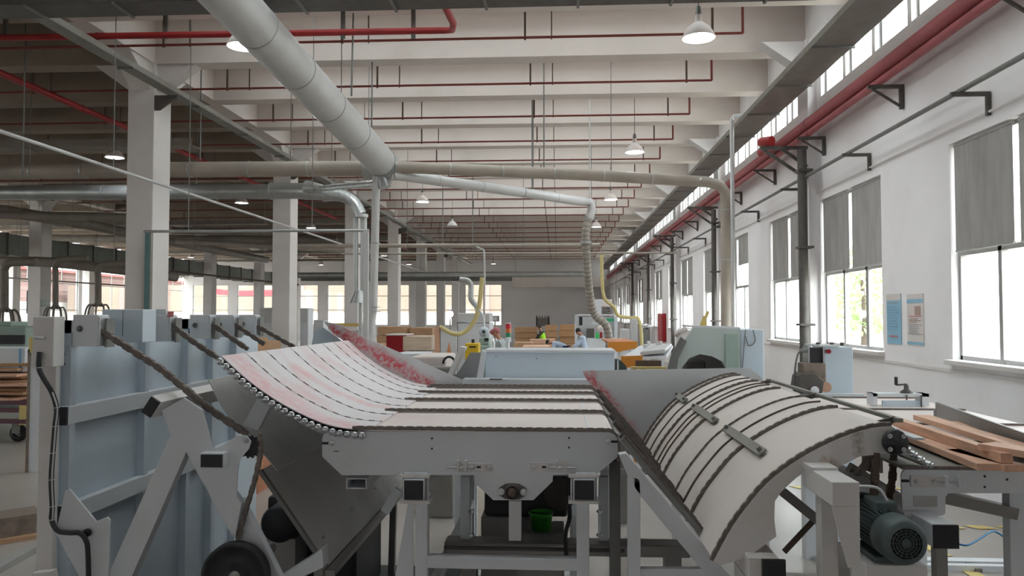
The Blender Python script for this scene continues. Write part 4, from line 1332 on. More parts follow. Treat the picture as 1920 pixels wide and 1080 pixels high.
MB().bb((c.x - 0.1, 4.95, 0), (c.x + 0.1, 5.2, c.z - 0.1)).build('motor_base', M_dark, mt)

# ================================================================ RIGHT CHUTE AND ITS FRAME
ch = thing('chute_frame', 'white triangular steel frame carrying the chain chute between table and curved arm', 'machine frame', (at(1260, 1000, 4).x, 4.8, 0))
cf = fp([(1163, 826), (1345, 1040)], 3.86)
MB().strip(cf, ext(cf, 2.6), 0.006, (0.75, 0, 0.66)).build('chute_sheet', M_dark, ch)
dd = (cf[1] - cf[0]).normalized(); nn = V(-dd.z, 0, dd.x)
for y in (3.87, 3.99, 4.45, 4.78, 5.4, 5.92, 6.32):
    off = V(0, y - 3.86, 0) + nn * 0.012
    m = MB(); m.bar(cf[0] + off, cf[1] + off, 0.03, 0.02, up=nn); m.build('chute_rail', M_dsteel if y > 3.9 else M_grey, ch)
    MB().chain([cf[0] + off + nn * 0.014, cf[1] + off + nn * 0.014], 0.028, 0.018, 0.012).build('chute_chain', M_chain, ch)
for dy in (0, 2.4):
    MB().prism(ext(fp([(1160, 852), (1175, 850), (1372, 1085), (1330, 1085), (1205, 935), (1182, 905)], 3.78), dy), (0, 0.06, 0)).build('diagonal_leg', M_white, ch, bevel=0.003)
    MB().prism(ext(fp([(1178, 886), (1201, 900), (1201, 1160), (1178, 1160)], 3.78), dy), (0, 0.06, 0)).build('upright_leg', M_white, ch, bevel=0.003)
    MB().prism(ext(fp([(1201, 1067), (1350, 1067), (1366, 1085), (1201, 1085)], 3.79), dy), (0, 0.04, 0)).build('bottom_rail', M_white, ch)
a = at(1178, 1160, 3.8)
for x in (1163,):
    p = at(x, 865, 4.5); q_ = at(x - 9, 1080, 4.5)
    MB().bb((p.x - 0.06, 4.5, 0), (p.x, 4.56, p.z)).build('back_post', M_grey, ch)
m = MB().bb(at(1190, 885, 5.5), at(1260, 990, 5.5) + V(0, 0.01, 0))

# red worn guard plate behind the curved arm
M_guardr = M_guard.copy(); M_guardr.name = 'right_guard_paint'
gr = thing('guard_plate', 'wide grey white guard plate with red paint wear, standing behind the curved arm', 'guard plate', at(1250, 840, 6.6))
MB().prism(fp([(1091, 695), (1404, 690), (1425, 705), (1440, 724), (1300, 790), (1222, 860), (1205, 842), (1150, 775), (1100, 712)], 6.62), (0, 0.012, 0)).build('plate_sheet', M_guardr, gr)
MB().bb(V(at(1260, 800, 6.64).x, 6.64, 0), V(at(1275, 800, 6.64).x, 6.7, at(1275, 800, 6.64).z)).build('support_post', M_white, gr)
stain(M_guardr, at(1104, 708, 6.62) - gr.location, at(1190, 822, 6.62) - gr.location, 0.085, 'C2434A', 0.95, 7)

# ================================================================ CURVED ARM ON THE RIGHT
YD = 3.5
ar = thing('curved_conveyor_arm', 'curved arm conveyor with beige panels and chains over a white crescent side plate', 'conveyor', (at(1500, 950, YD).x, 4.9, 0))
opx = [(1338, 1052), (1372, 990), (1405, 945), (1440, 905), (1482, 872), (1530, 843), (1585, 818), (1635, 803), (1672, 799)]
opr = smooth_path(fp(opx, YD), 4)
inner = [(1690, 812), (1694, 832), (1680, 850), (1640, 853), (1612, 856), (1570, 878), (1512, 882), (1492, 897), (1465, 922), (1453, 940), (1452, 975), (1456, 1006), (1400, 1046), (1352, 1060)]
poly = [p for p in opr] + fp(inner, YD)
M_armw = M_whitew.copy(); M_armw.name = 'arm_side_paint'
stain(M_armw, at(1605, 812, YD) - ar.location, at(1612, 850, YD) - ar.location, 0.035, '8F8676', 0.7, 12)
stain(M_armw, at(1548, 862, YD) - ar.location, at(1566, 872, YD) - ar.location, 0.03, 'A07850', 0.6, 14)
MB().prism([V(p.x, YD, p.z) for p in poly], (0, 0.012, 0)).build('side_plate', M_armw, ar, bevel=0.001)
MB().prism([V(p.x, YD + 2.95, p.z) for p in poly], (0, 0.012, 0)).build('side_plate', M_whitew, ar)
M_armp = mat('arm_panel_paint', 'D8CFCA', 0.45, var=0.04, scale=2, dirt='B59F90', dirt_amt=0.4)
YS = [3.5, 4.16, 4.7, 5.2, 5.76, 6.3, 6.47]
sh = [p + V(0, 0, 0.002) for p in opr]
for a, b in zip(YS, YS[1:]):
    MB().strip([p + V(0, a - YD + 0.012, 0) for p in sh], [p + V(0, b - YD - 0.012, 0) for p in sh], 0.005).build('arm_panel', M_armp, ar)


def arcnorm(pts):
    out = []
    for i, p in enumerate(pts):
        t = (pts[min(i + 1, len(pts) - 1)] - pts[max(i - 1, 0)]).normalized()
        out.append(V(-t.z, 0, t.x))
    return out


on = arcnorm(opr)
for y in YS[:-1] + [6.45]:
    q = [p + n_ * 0.008 + V(0, y - YD + (0.012 if y == 3.5 else 0), 0) for p, n_ in zip(opr, on)]
    MB().chain(q, 0.024, 0.022 if y != 4.7 else 0.01, 0.018 if y != 4.7 else 0.01).build('arm_chain', M_chain, ar)
for y in (4.42, 5.45, 5.58, 6.02):
    q = [p + n_ * 0.006 + V(0, y - YD, 0) for p, n_ in zip(opr, on)]
    MB().tube(q, 0.006, 6).build('seam_strip', M_rod, ar)
for (y0, y1) in ((3.82, 4.62), (4.93, 5.7), (6.08, 6.5)):
    k = min(range(len(opr)), key=lambda i: (opr[i] - at(1475, 877, YD)).length)
    c = opr[k] + on[k] * 0.02
    m = MB(); m.bar(V(c.x, y0, c.z), V(c.x, y1, c.z), 0.05, 0.012, up=on[k]); m.build('cross_strap', M_tray, ar, bevel=0.002)
    for yy in (y0 + 0.03, y1 - 0.03):
        m = MB(); m.bar(V(c.x, yy, c.z) + on[k] * 0.0, V(c.x, yy, c.z) + on[k] * 0.025, 0.02, 0.02, up=(0, 1, 0)); m.build('strap_stud', M_grey, ar)
r0_ = at(1440, 712, 6.5)
MB().bar(V(r0_.x, 4.04, r0_.z), r0_, 0.03, 0.02).build('edge_rail', M_tray, ar)
r1_ = at(1452, 728, 6.5)
MB().bar(V(r1_.x - 0.02, 3.9, r1_.z), V(r1_.x - 0.02, 6.5, r1_.z), 0.05, 0.01).build('edge_strip', M_white, ar)
for yy in (4.1, 5.3, 6.4):
    MB().bar(V(r0_.x, yy, r0_.z), V(r0_.x - 0.35, yy, r0_.z - 0.1), 0.02, 0.03).build('rail_support', M_dsteel, ar)
# sprockets on the end shaft
sc_ = at(1665, 824, YD)
MB().cyl((sc_.x, 3.4, sc_.z), (sc_.x, 6.5, sc_.z), 0.018, 12).build('end_shaft', M_grey, ar)
for y in (3.42, 4.16, 5.2, 5.76, 6.3):
    o = sprocket('end_sprocket', V(sc_.x, y, sc_.z), 0.05, 14, 0.014, ar, M_dsteel)
MB().lathe([(0, -0.03), (0.016, -0.03), (0.02, -0.01), (0.05, -0.006), (0.056, 0.01), (0, 0.01)], V(sc_.x, 3.42, sc_.z), (0, 1, 0), 28).build('end_bearing', M_plug, ar)
for k in range(4):
    a = PI / 4 + k * PI / 2
    m = MB(); hexbolt(m, V(sc_.x + 0.04 * math.cos(a), 3.412, sc_.z + 0.04 * math.sin(a)), 0.007, 0.008); m.build('bearing_bolt', M_chrome, ar)
for (x, y) in ((1700, 842), (1713, 852), (1727, 862), (1743, 872)):
    c = at(x, y, 3.45)
    MB().lathe([(0, -0.02), (0.006, -0.02), (0.007, -0.01), (0.015, -0.008), (0.0155, 0.0), (0.0155, 2.6), (0, 2.6)], c, (0, 1, 0), 16).build('transfer_roller', M_chrome, ar)
for k, (x0, x1) in enumerate(((1643, 1638), (1676, 1663))):
    tag(MB().chain(fp([(x0, 850), (x0 - 3, 900), (x1, 950)], 3.5 + 0.25 * k), 0.03, 0.03, 0.026).build('hanging_chain', M_rod), ('left' if k == 0 else 'right') + ' one of the two rusty chains dropping from the end sprocket to the motor', 'chain', 'rusty drive chains above the motor')
# bracket box and post carrying the arm
bk = thing('arm_bracket', 'scuffed white box bracket and post under the front end of the curved arm', 'bracket', at(1580, 1085, 3.2))
z1 = at(1585, 904, 3.15).z; z0 = at(1585, 950, 3.15).z
xa = at(1560, 904, 3.15).x; xb = at(1612, 904, 3.15).x
MB().bb((xa, 3.15, z0), (xb, 3.52, z1)).build('box_beam', M_whitew, bk, bevel=0.004)
xc = at(1512, 880, YD).x
MB().bb((xc, 3.4, z0 + 0.02), (xb, 3.5, z1 + 0.0)).build('cross_box', M_whitew, bk, bevel=0.003)
MB().bb((xc - 0.015, 3.38, z1 - 0.01), (xb, 3.52, z1 + 0.012)).build('mount_plate', M_whitew, bk, bevel=0.002)
plate([(1561, 950), (1612, 950), (1613, 1064), (1590, 1064)], 3.155, 0.012).build('gusset_plate', M_whitew, bk)
xp = at(1552, 950, 3.42).x
MB().bb((xp - 0.035, 3.4, 0.6), (xp + 0.035, 3.47, z0 + 0.03)).build('post', M_whitew, bk, bevel=0.003)
MB().bb((xp - 0.18, 3.36, 0.0), (xb + 0.02, 3.5, 0.97)).build('base_box', M_whitew, bk, bevel=0.004)
MB().bb(at(1404, 1046, 3.42), at(1462, 1092, 3.42) + V(0, 0.3, 0)).build('base_tube', M_whitew, bk, bevel=0.003)
MB().bb(at(1430, 1050, 3.4), at(1474, 1096, 3.4) + V(0, 0.02, 0)).build('end_cap', M_plug, bk)
MB().bb(at(1404, 1092, 3.42) , V(at(1474, 1092, 3.42).x, 3.7, 0)).build('base_leg', M_whitew, bk)

# motor with fan cover
em = thing('electric_motor', 'grey green finned electric motor with a round fan grille, right of the box bracket', 'motor', at(1697, 1085, 3.4))
c = at(1697, 1018, 3.15)
MB().lathe([(0.072, -0.012), (0.095, -0.006), (0.104, 0.012), (0.106, 0.05), (0.106, 0.11), (0.098, 0.115), (0.0, 0.115)], c, (0, 1, 0), 40).build('fan_cover', M_motor, em)
m = MB()
for r in (0.02, 0.033, 0.046, 0.059, 0.071):
    m.tube([c + V(r * math.cos(2 * PI * k / 28), -0.013, r * math.sin(2 * PI * k / 28)) for k in range(28)], 0.0022, 5, closed=True)
for k in range(16):
    a = 2 * PI * k / 16
    m.cyl(c + V(0.012 * math.cos(a), -0.012, 0.012 * math.sin(a)), c + V(0.073 * math.cos(a), -0.012, 0.073 * math.sin(a)), 0.002, 5)
m.lathe([(0, -0.016), (0.016, -0.016), (0.018, -0.01)], c, (0, 1, 0), 20)
m.build('fan_grille', M_motor, em)
MB().lathe([(0.0, 0.004), (0.074, 0.004)], c, (0, 1, 0), 30).build('fan_shadow_gap', M_black, em)
MB().lathe([(0.09, 0.11), (0.09, 0.42), (0.08, 0.45), (0, 0.45)], c, (0, 1, 0), 32).build('motor_body', M_motor, em)
m = MB()
for k in range(36):
    a = 2 * PI * k / 36
    m.bar(c + V(0.094 * math.cos(a), 0.125, 0.094 * math.sin(a)), c + V(0.094 * math.cos(a), 0.40, 0.094 * math.sin(a)), 0.004, 0.022, up=(math.cos(a), 0, math.sin(a)))
m.build('cooling_fins', M_motor, em)
MB().lathe([(0.112, 0.4), (0.116, 0.41), (0.116, 0.43), (0.0, 0.44)], c, (0, 1, 0), 32).build('end_flange', M_motor, em)
MB().bb(c + V(-0.05, 0.16, 0.09), c + V(0.05, 0.3, 0.135)).build('terminal_box', M_motor, em, bevel=0.006)
MB().bb(c + V(-0.09, 0.1, -0.13), c + V(0.09, 0.35, -0.1)).build('motor_foot', M_motor, em, bevel=0.004)
MB().bb((c.x - 0.14, c.y + 0.08, 0.0), (c.x + 0.14, c.y + 0.4, c.z - 0.13)).build('motor_pedestal', M_whitew, em, bevel=0.004)
MB().tube(smooth_path([c + V(0.02, 0.2, 0.13), c + V(-0.02, 0.22, 0.19), c + V(-0.12, 0.3, 0.17), c + V(-0.16, 0.42, 0.1)], 5), 0.008, 8).build('motor_cable', M_galvw, em)
_c = V(c.x, c.y, c.z); _l = Vector(em.location)
em.scale = (0.87, 1, 0.87)
em.location = V(_c.x - 0.87 * (_c.x - _l.x), _l.y, _c.z - 0.87 * (_c.z - _l.z))
# struts behind
bs = thing('brace_frame', 'dark grey braces behind the bracket under the curved arm', 'machine frame', at(1490, 1000, 4.2))
MB().bar(at(1465, 920, 4.2), at(1545, 985, 4.2), 0.05, 0.06, up=(0, 1, 0)).build('brace', M_dark, bs)
MB().bar(at(1545, 955, 4.2), at(1470, 1035, 4.2), 0.02, 0.03, up=(0, 1, 0)).build('brace', M_rod, bs)
MB().bar(at(1590, 880, 4.4), at(1760, 985, 4.4), 0.08, 0.06, up=(0, 1, 0)).build('brace', M_dark, bs)
MB().bar(at(1640, 850, 4.3), at(1600, 900, 4.3), 0.03, 0.04, up=(0, 1, 0)).build('brace', M_dark, bs)
a = at(1545, 985, 4.2)
MB().bb((a.x - 0.03, 4.17, 0), (a.x + 0.03, 4.23, a.z)).build('leg', M_dark, bs)
a = at(1760, 985, 4.4)
MB().bb((a.x - 0.03, 4.37, 0), (a.x + 0.03, 4.43, a.z)).build('leg', M_dark, bs)
a = at(1640, 850, 4.3)
MB().bb((a.x - 0.03, 4.27, a.z-0.1), (a.x + 0.03, 4.4, a.z)).build('top_block', M_dark, bs)

# ================================================================ RIGHT CONVEYOR WITH PLANKS
YR = 3.55
cv = thing('roller_conveyor', 'white conveyor at the right edge with red brown planks lying on it', 'conveyor', (at(1900, 960, YR).x, 4.9, 0))
plate([(1690, 890), (1694, 882), (1702, 878), (2120, 878), (2120, 925), (1778, 925), (1773, 932), (1773, 962), (1768, 967), (1703, 967), (1692, 955)], YR, 0.012).build('side_plate', M_white, cv, bevel=0.0015)
MB().bb(at(1713, 950, YR) - V(0, 0.002, 0), at(1757, 930, YR) + V(0, 0.013, 0)).build('plate_window', M_alu, cv)
zc = at(1800, 876, YR).z
xl2 = at(1700, 876, YR).x; xr2 = xl2 + 1.35
for i, (y0, y1) in enumerate(((3.56, 4.25), (4.27, 4.95), (4.97, 5.7), (5.72, 6.5))):
    MB().bb((xl2 - (0.0 if i < 2 else 0.1), y0, zc - 0.02), (xr2, y1, zc - 0.008)).build('bed_panel', M_cream if i else M_tray, cv)
for y in (3.56, 4.26, 4.96, 5.71, 6.5):
    MB().bb((xl2 - 0.02, y - 0.015, zc - 0.012), (xr2, y + 0.015, zc + 0.004)).build('chain_guide', M_chain, cv)
MB().prism([p + V(0, 2.95, 0) for p in fp([(1690, 880), (2120, 880), (2120, 925), (1690, 925)], YR)], (0, 0.012, 0)).build('side_plate', M_white, cv)
for x, y in ((1716, 902), (1749, 902)):
    m = MB(); hexbolt(m, at(x, y, YR), 0.011, 0.012); m.build('lock_bolt', M_chrome, cv)
MB().bb(at(1690, 904, YR) - V(0, 0.003, 0), at(1704, 899, YR)).build('adjuster_slot', M_black, cv)
MB().bb(at(1706, 912, YR) - V(0, 0.008, 0), at(1770, 892, YR)).build('tensioner_plate', M_whitew, cv, bevel=0.002)
for x in (1769, 1794):
    MB().bb(at(x - 2, 912, YR) - V(0, 0.03, 0), at(x + 3, 891, YR)).build('tensioner_ear', M_white, cv)
MB().cyl(at(1750, 902, YR) - V(0, 0.02, 0), at(1800, 902, YR) - V(0, 0.02, 0), 0.004, 8).build('tension_screw', M_chrome, cv)
for x, y in ((1846, 893), (1846, 913), (1888, 899)):
    MB().cyl(at(x, y, YR) - V(0, 0.003, 0), at(x, y, YR), 0.005, 10).build('screw_hole', M_black, cv)
tb = at(1775, 1007, 3.3)
MB().bar((tb.x, 3.31, tb.z), (tb.x, 6.4, tb.z), 0.1, 0.095).build('square_tube', M_white, cv, bevel=0.005)
MB().bar((tb.x, 3.30, tb.z), (tb.x, 3.312, tb.z), 0.102, 0.097).build('end_cap', M_plug, cv, bevel=0.003)
MB().bb((tb.x - 0.08, 3.5, tb.z + 0.045), (tb.x + 0.05, 3.6, at(1730, 965, YR).z)).build('clamp_block', M_white, cv)
for y in (3.62, 6.2):
    for xx in (at(1912, 1000, 3.6).x, at(1912, 1000, 3.6).x + 0.75):
        MB().bb((xx - 0.03, y, 0), (xx + 0.04, y + 0.06, zc - 0.1)).build('leg', M_white, cv, bevel=0.003)
    MB().bar(V(tb.x + 0.05, y + 0.03, zc - 0.13), V(at(1912, 1000, 3.6).x, y + 0.03, tb.z + 0.02), 0.05, 0.09, up=(0, 1, 0)).build('diagonal_brace', M_dark, cv)
MB().bb((tb.x - 0.03, 6.1, 0), (tb.x + 0.03, 6.16, tb.z)).build('leg', M_white, cv)
MB().bb((tb.x - 0.03, 3.7, 0), (tb.x + 0.03, 3.76, tb.z - 0.04)).build('leg', M_dark, cv)

# planks
def onz(px, py, z):
    d = CM @ Vector(((px - 960) / F, (540 - py) / F, -1))
    return Vector((0, 0, H)) + d * ((z - H) / d.z)


pl = [((1684, 803), (1862, 870), 0.13, 0.030, 0.0, 'lowest plank at the left, lying flat on the conveyor'),
      ((1790, 842), (1905, 872), 0.10, 0.030, 0.0, 'short looking plank end below the crossing planks'),
      ((1682, 784), (1888, 850), 0.05, 0.045, 0.031, 'long narrow plank resting on edge over the flat planks'),
      ((1728, 778), (1925, 838), 0.10, 0.030, 0.031, 'wide plank behind the narrow one'),
      ((1800, 790), (2010, 845), 0.13, 0.035, 0.031 - 0.031, 'right hand plank running out of view beneath the others'),
      ((1850, 830), (1985, 852), 0.12, 0.030, 0.064, 'topmost plank crossing at the right edge')]
for (a, b, w, h, dz, lab) in pl:
    z = zc + 0.004 + dz
    A = onz(a[0], a[1], z + h); B = onz(b[0], b[1], z + h)
    A.z = B.z = z + h / 2 + 0.001
    m = MB().bar(A, B, w, h)
    tag(m.build('timber_plank', M_wood, bevel=0.002), 'red brown sawn plank, ' + lab, 'plank', 'planks on the right conveyor')
t = thing('fence_plate', 'long dark grey fence plate behind the planks on the right conveyor', 'fence plate', at(1830, 800, 5.4))
a = onz(1757, 783, zc + 0.006) + V(0, 0, 0.05); b = onz(1990, 878, zc + 0.006) + V(0, 0, 0.05)
MB().bar(a, b, 0.02, 0.1).build('plate_sheet', M_dark, t, bevel=0.003)
MB().bar(V(a.x, a.y + 0.0, zc), V(a.x, a.y, a.z), 0.03, 0.03).build('support', M_dark, t)
MB().bar(V(b.x, b.y + 0.0, zc), V(b.x, b.y, b.z), 0.03, 0.03).build('support', M_dark, t)
# crank stand
ck = thing('crank_stand', 'white bracket with a black hand crank on top, behind the right conveyor', 'hand crank', at(1690, 770, 5.9))
a = at(1637, 738, 5.9); b = at(1742, 738, 5.9)
MB().bb((a.x, 5.9, a.z - 0.02), (b.x, 6.02, a.z)).build('top_plate', M_white, ck)
MB().bb((b.x - 0.05, 5.9, zc), (b.x, 6.02, a.z)).build('side_post', M_white, ck)
MB().bb((a.x, 5.9, zc), (a.x + 0.03, 6.02, a.z)).build('side_post', M_white, ck)
MB().bb(at(1655, 751, 5.91), at(1730, 764, 5.91) + V(0, 0.02, 0)).build('front_panel', M_whiteb, ck)
c = at(1700, 737, 5.96)
MB().lathe([(0.045, 0), (0.045, 0.01), (0.02, 0.028), (0.018, 0.055), (0.01, 0.062), (0, 0.062)], c, n=16).build('gear_boss', M_dsteel, ck)
MB().bar(c + V(0, 0, 0.065), c + V(-0.075, 0, 0.06), 0.018, 0.012).build('crank_arm', M_dsteel, ck)
MB().cyl(c + V(-0.075, 0, 0.06), c + V(-0.075, 0, 0.12), 0.012, 10).build('crank_grip', M_black, ck)
MB().bb(at(1727, 741, 5.89), at(1729.5, 772, 5.89) + V(0, 0.008, 0)).build('scale_slot', M_dsteel, ck)
MB().bb(at(1699, 741, 5.89), at(1702, 750, 5.89) + V(0, 0.008, 0)).build('screw', M_dsteel, ck)
t = thing('side_guide', 'pale grey guide rail and dark strip at the back of the right conveyor', 'guide rail', at(1600, 760, 6.6))
a = at(1525, 738, 6.6)
MB().bb((a.x, 6.6, a.z - 0.06), (at(1620, 738, 6.6).x, 6.64, a.z)).build('rail', M_white, t)
MB().bb((a.x, 6.55, a.z - 0.09), (at(1680, 738, 6.6).x, 6.75, a.z - 0.06)).build('dark_strip', M_dark, t)
MB().bb((a.x + 0.1, 6.6, 0), (a.x + 0.16, 6.66, a.z - 0.09)).build('leg', M_white, t)
t = tag(MB().tube(smooth_path([at(1797, 1020, 4.6), at(1815, 1022, 4.6), at(1840, 1008, 4.7), at(1862, 996, 4.8), at(1885, 1008, 4.8), at(1905, 1020, 4.8), at(1960, 1040, 4.8)], 6), 0.006, 8).build('air_hose', M_bluecable), 'thin blue air hose looping below the right conveyor', 'hose')
t = thing('floor_track', 'white aluminium track lying on the floor under the right conveyor', 'track', (3.6, 6.75, 0))
MB().bb((2.2, 6.6, 0), (4.6, 6.66, 0.05)).build('rail', M_white, t)
MB().bb((2.2, 6.75, 0), (4.6, 6.85, 0.04)).build('rail', M_white, t)
for x in (2.6, 3.4, 4.3):
    MB().bb((x, 6.58, 0), (x + 0.05, 6.87, 0.03)).build('tie', M_grey, t)
# ================================================================ MACHINES RIGHT BEHIND THE TABLE
def span(x0, x1, yt, Y, yb=None):
    a = at(x0, yt, Y); b = at(x1, yt, Y)
    z0 = 0.0 if yb is None else at(x0, yb, Y).z
    return a.x, b.x, a.z, z0


def blk(x0, x1, yt, Y, d, yb=None, z0=None):
    a, b, z, zb = span(x0, x1, yt, Y, yb)
    if z0 is not None: zb = z0
    return MB().bb((a, Y, zb), (b, Y + d, z))


wb = thing('machine_cover', 'long light grey box cover behind the conveyor table, with the signal light on it', 'machine cover', (at(1030, 700, 7.3).x, 7.5, 0))
blk(910, 1152, 660, 7.2, 0.5, 712).build('cover_body', M_whiteb, wb, bevel=0.004)
blk(908, 1154, 656, 7.19, 0.53, 661).build('cover_lid', M_white, wb, bevel=0.003)
blk(868, 1160, 711, 7.0, 0.18, 735).build('front_ledge', M_white, wb)
for x in (880, 1140):
    blk(x, x + 14, 730, 7.05, 0.1).build('leg', M_white, wb)
for x, y in ((930, 668), (1006, 672), (1140, 700)):
    MB().cyl(at(x, y, 7.2) - V(0, 0.006, 0), at(x, y, 7.2), 0.006, 8).build('screw', M_grey, wb)
MB().bb(at(918, 712, 6.99), at(942, 710, 6.99) + V(0, 0.01, 0)).build('ledge_slot', M_dsteel, wb)
sl = thing('signal_light', 'small stacked signal light, red over orange over green, on a white pole', 'signal light', at(953, 657, 7.35))
c = at(953, 657, 7.35)
def sg(y0, y1, r, name, m): MB().cyl(V(c.x, c.y, at(953, y0, 7.35).z), V(c.x, c.y, at(953, y1, 7.35).z), r, 20).build(name, m, sl)
sg(657, 640, 0.012, 'pole', M_chrome); sg(641, 632, 0.027, 'base', M_white)
sg(632, 624, 0.027, 'green_lens', mat('lens_green', '2E8E66', 0.3)); sg(624, 616, 0.027, 'orange_lens', mat('lens_orange', 'D8713A', 0.3)); sg(616, 607, 0.027, 'red_lens', mat('lens_red', 'D03038', 0.3)); sg(607, 605, 0.027, 'cap', M_white)
ib = thing('inclined_chute', 'grey sheet chute with a white slanting edge, left of the long box cover', 'chute', (at(875, 700, 7.2).x, 7.3, 0))
MB().prism(fp([(845, 706), (858, 700), (882, 661), (905, 661), (905, 712), (845, 712)], 7.25), (0, 0.02, 0)).build('back_sheet', mat('mid_grey_sheet', '9A9C9E', 0.45, 0.3), ib)
MB().prism(fp([(838, 705), (846, 706), (872, 652), (862, 650)], 7.15), (0, 0.2, 0)).build('edge_beam', M_whitew, ib)
MB().prism(fp([(903, 657), (910, 660), (905, 712), (893, 712)], 7.1), (0, 0.15, 0)).build('side_plate', M_white, ib)
a = at(860, 712, 7.25)
MB().bb((a.x - 0.03, 7.2, 0), (a.x + 0.03, 7.3, a.z)).build('leg', M_white, ib)
bp = thing('machine_bed', 'low cream block with a black hose loop, behind the left guard plate', 'machine', (at(800, 690, 8.2).x, 8.5, 0))
blk(772, 836, 668, 8.2, 0.8).build('bed_block', M_cream, bp, bevel=0.02)
blk(805, 850, 688, 8.0, 0.15).build('gear_case', M_dark, bp, bevel=0.02)
MB().tube([at(842 + 11 * math.cos(a), 682 - 13 * math.sin(a), 8.0) for a in [PI * k / 12 for k in range(13)]], 0.012, 8).build('hose_loop', M_black, bp)

# ---- white housing with an arched opening at right
hs = thing('machine_housing', 'large pale green grey machine housing with a dark arched opening, behind the guard plate', 'machine', (at(1345, 700, 8.6).x, 9, 0))
out = [(1245, 790), (1252, 720), (1268, 670), (1286, 635), (1300, 614), (1388, 617), (1388, 790)]
arch = [(1368, 790), (1366, 700), (1354, 678), (1335, 668), (1312, 664), (1292, 672), (1278, 690), (1268, 715), (1262, 790)]
MB().prism(fp(out + arch, 8.6), (0, 0.05, 0)).build('front_sheet', mat('pale_green_sheet', 'BAC3BF', 0.45, var=0.03), hs)
MB().prism(fp(out, 9.3), (0, 0.05, 0)).build('back_sheet', M_dark, hs)
for p, q_ in ((out[4], out[5]),):
    A = fp([p, q_], 8.6)
    MB().prism([A[0], A[1], A[1] + V(0, 0.75, 0), A[0] + V(0, 0.75, 0)], (0, 0, 0.02)).build('top_sheet', M_white, hs)
MB().bb(V(at(1388, 618, 8.6).x, 8.6, 0), V(at(1432, 617, 8.6).x, 9.5, at(1390, 618, 8.6).z)).build('side_cabinet', M_whiteb, hs, bevel=0.01)
MB().bb(V(at(1360, 622, 8.59).x, 8.585, 0), V(at(1384, 622, 8.59).x, 8.6, at(1390, 626, 8.6).z)).build('corner_strip', M_mgreen, hs)
MB().prism(fp([(1250, 700), (1258, 668), (1277, 632), (1288, 640), (1272, 672), (1268, 700)], 8.55), (0, 0.05, 0)).build('curved_edge', M_grey, hs)
MB().tube(smooth_path([at(1268, 628, 8.55), at(1276, 622, 8.5), at(1287, 616, 8.5)], 4), 0.03, 8).build('hinge_cover', M_cream, hs)
MB().tube(smooth_path([at(1398, 618, 8.58), at(1395, 650, 8.58), at(1391, 700, 8.58)], 5), 0.006, 6).build('loose_wire', M_grey, hs)
MB().tube(smooth_path([at(1412, 618, 8.58), at(1416, 640, 8.58), at(1404, 648, 8.58), at(1398, 630, 8.58)], 5), 0.006, 6).build('loose_wire', M_grey, hs)
gm = thing('gearbox', 'black ribbed gearbox inside the arched opening of the pale housing', 'gearbox', (at(1310, 690, 8.9).x, 8.95, 0))
blk(1288, 1324, 676, 8.8, 0.3).build('case', M_plug, gm, bevel=0.03)
m = MB()
for k in range(6):
    a, b, z, _ = span(1286, 1320, 676 + 2.4 * k, 8.78); m.bb((a, 8.77, z - 0.006), (b, 8.8, z))
m.build('cooling_rib', M_dsteel, gm)
lv = thing('wooden_wedge', 'small yellow wooden offcuts standing on top of the pale housing', 'wood offcut', at(1322, 612, 9.0))
MB().prism(fp([(1313, 612), (1320, 592), (1324, 597), (1325, 612)], 9.0), (0, 0.06, 0)).build('wedge', mat('pale_wood', 'CFB56E', 0.7), lv)
MB().bar(at(1317, 608, 9.0), at(1328, 584, 9.0), 0.012, 0.03).build('stick', mat('pale_wood', 'CFB56E', 0.7), lv)

# ---- trimming saw head behind the curved arm
tr = thing('saw_head', 'oily brown saw head with a black motor and a red button', 'machine', (at(1527, 740, 6.8).x, 6.9, 0))
blk(1517, 1545, 652, 6.9, 0.12, 686).build('motor_block', M_plug, tr, bevel=0.01)
for x in (1515, 1543):
    blk(x, x + 3, 650, 6.88, 0.15, 690).build('slide_rail', M_chrome, tr)
M_oily = mat('oily_brown_casting', '7E7166', 0.5, 0.1, var=0.2, scale=14, dirt='4A4038')
blk(1505, 1549, 681, 6.85, 0.15, 716).build('carriage', M_oily, tr, bevel=0.01)
MB().prism(fp([(1498, 706), (1504, 700), (1530, 700), (1546, 715), (1542, 738), (1500, 738), (1495, 725)], 6.8), (0, 0.2, 0)).build('gear_case', M_dsteel, tr, bevel=0.01)
MB().cyl(at(1528, 732, 6.78), at(1528, 732, 6.85), 0.035, 18).build('spindle', M_chrome, tr)
MB().cyl(at(1549, 726, 6.8), at(1549, 726, 6.95), 0.045, 18).build('hand_wheel', M_wood, tr)
MB().cyl(at(1554, 659, 6.86), at(1554, 659, 6.92), 0.02, 14).build('red_button', M_redbin, tr)
MB().bb(at(1546, 663, 6.9), at(1552, 655, 6.9) + V(0, 0.06, 0)).build('button_box', M_dark, tr)
blk(1508, 1540, 735, 6.85, 0.12).build('stand', M_white, tr)
MB().tube(smooth_path([at(1504, 655, 6.9), at(1496, 665, 6.9), at(1491, 690, 6.9), at(1489, 722, 6.9)], 5), 0.009, 8).build('conduit_tube', M_grey, tr)
MB().cyl(at(1500, 658, 6.9), at(1517, 656, 6.9), 0.02, 12).build('cross_pin', M_grey, tr)
t = thing('control_cabinet', 'flat white cabinet right of the oily saw head, against the window wall', 'cabinet', (at(1572, 760, 7.4).x, 7.5, 0))
blk(1546, 1599, 651, 7.35, 0.35).build('cabinet_body', M_whiteb, t, bevel=0.006)
blk(1535, 1574, 647, 7.3, 0.42, 650.5).build('top_plate', M_white, t)
for x in (1534, 1560, 1579):
    MB().cyl(at(x, 648, 7.45), at(x, 642, 7.45), 0.02, 10).build('top_knob', M_dsteel, t)

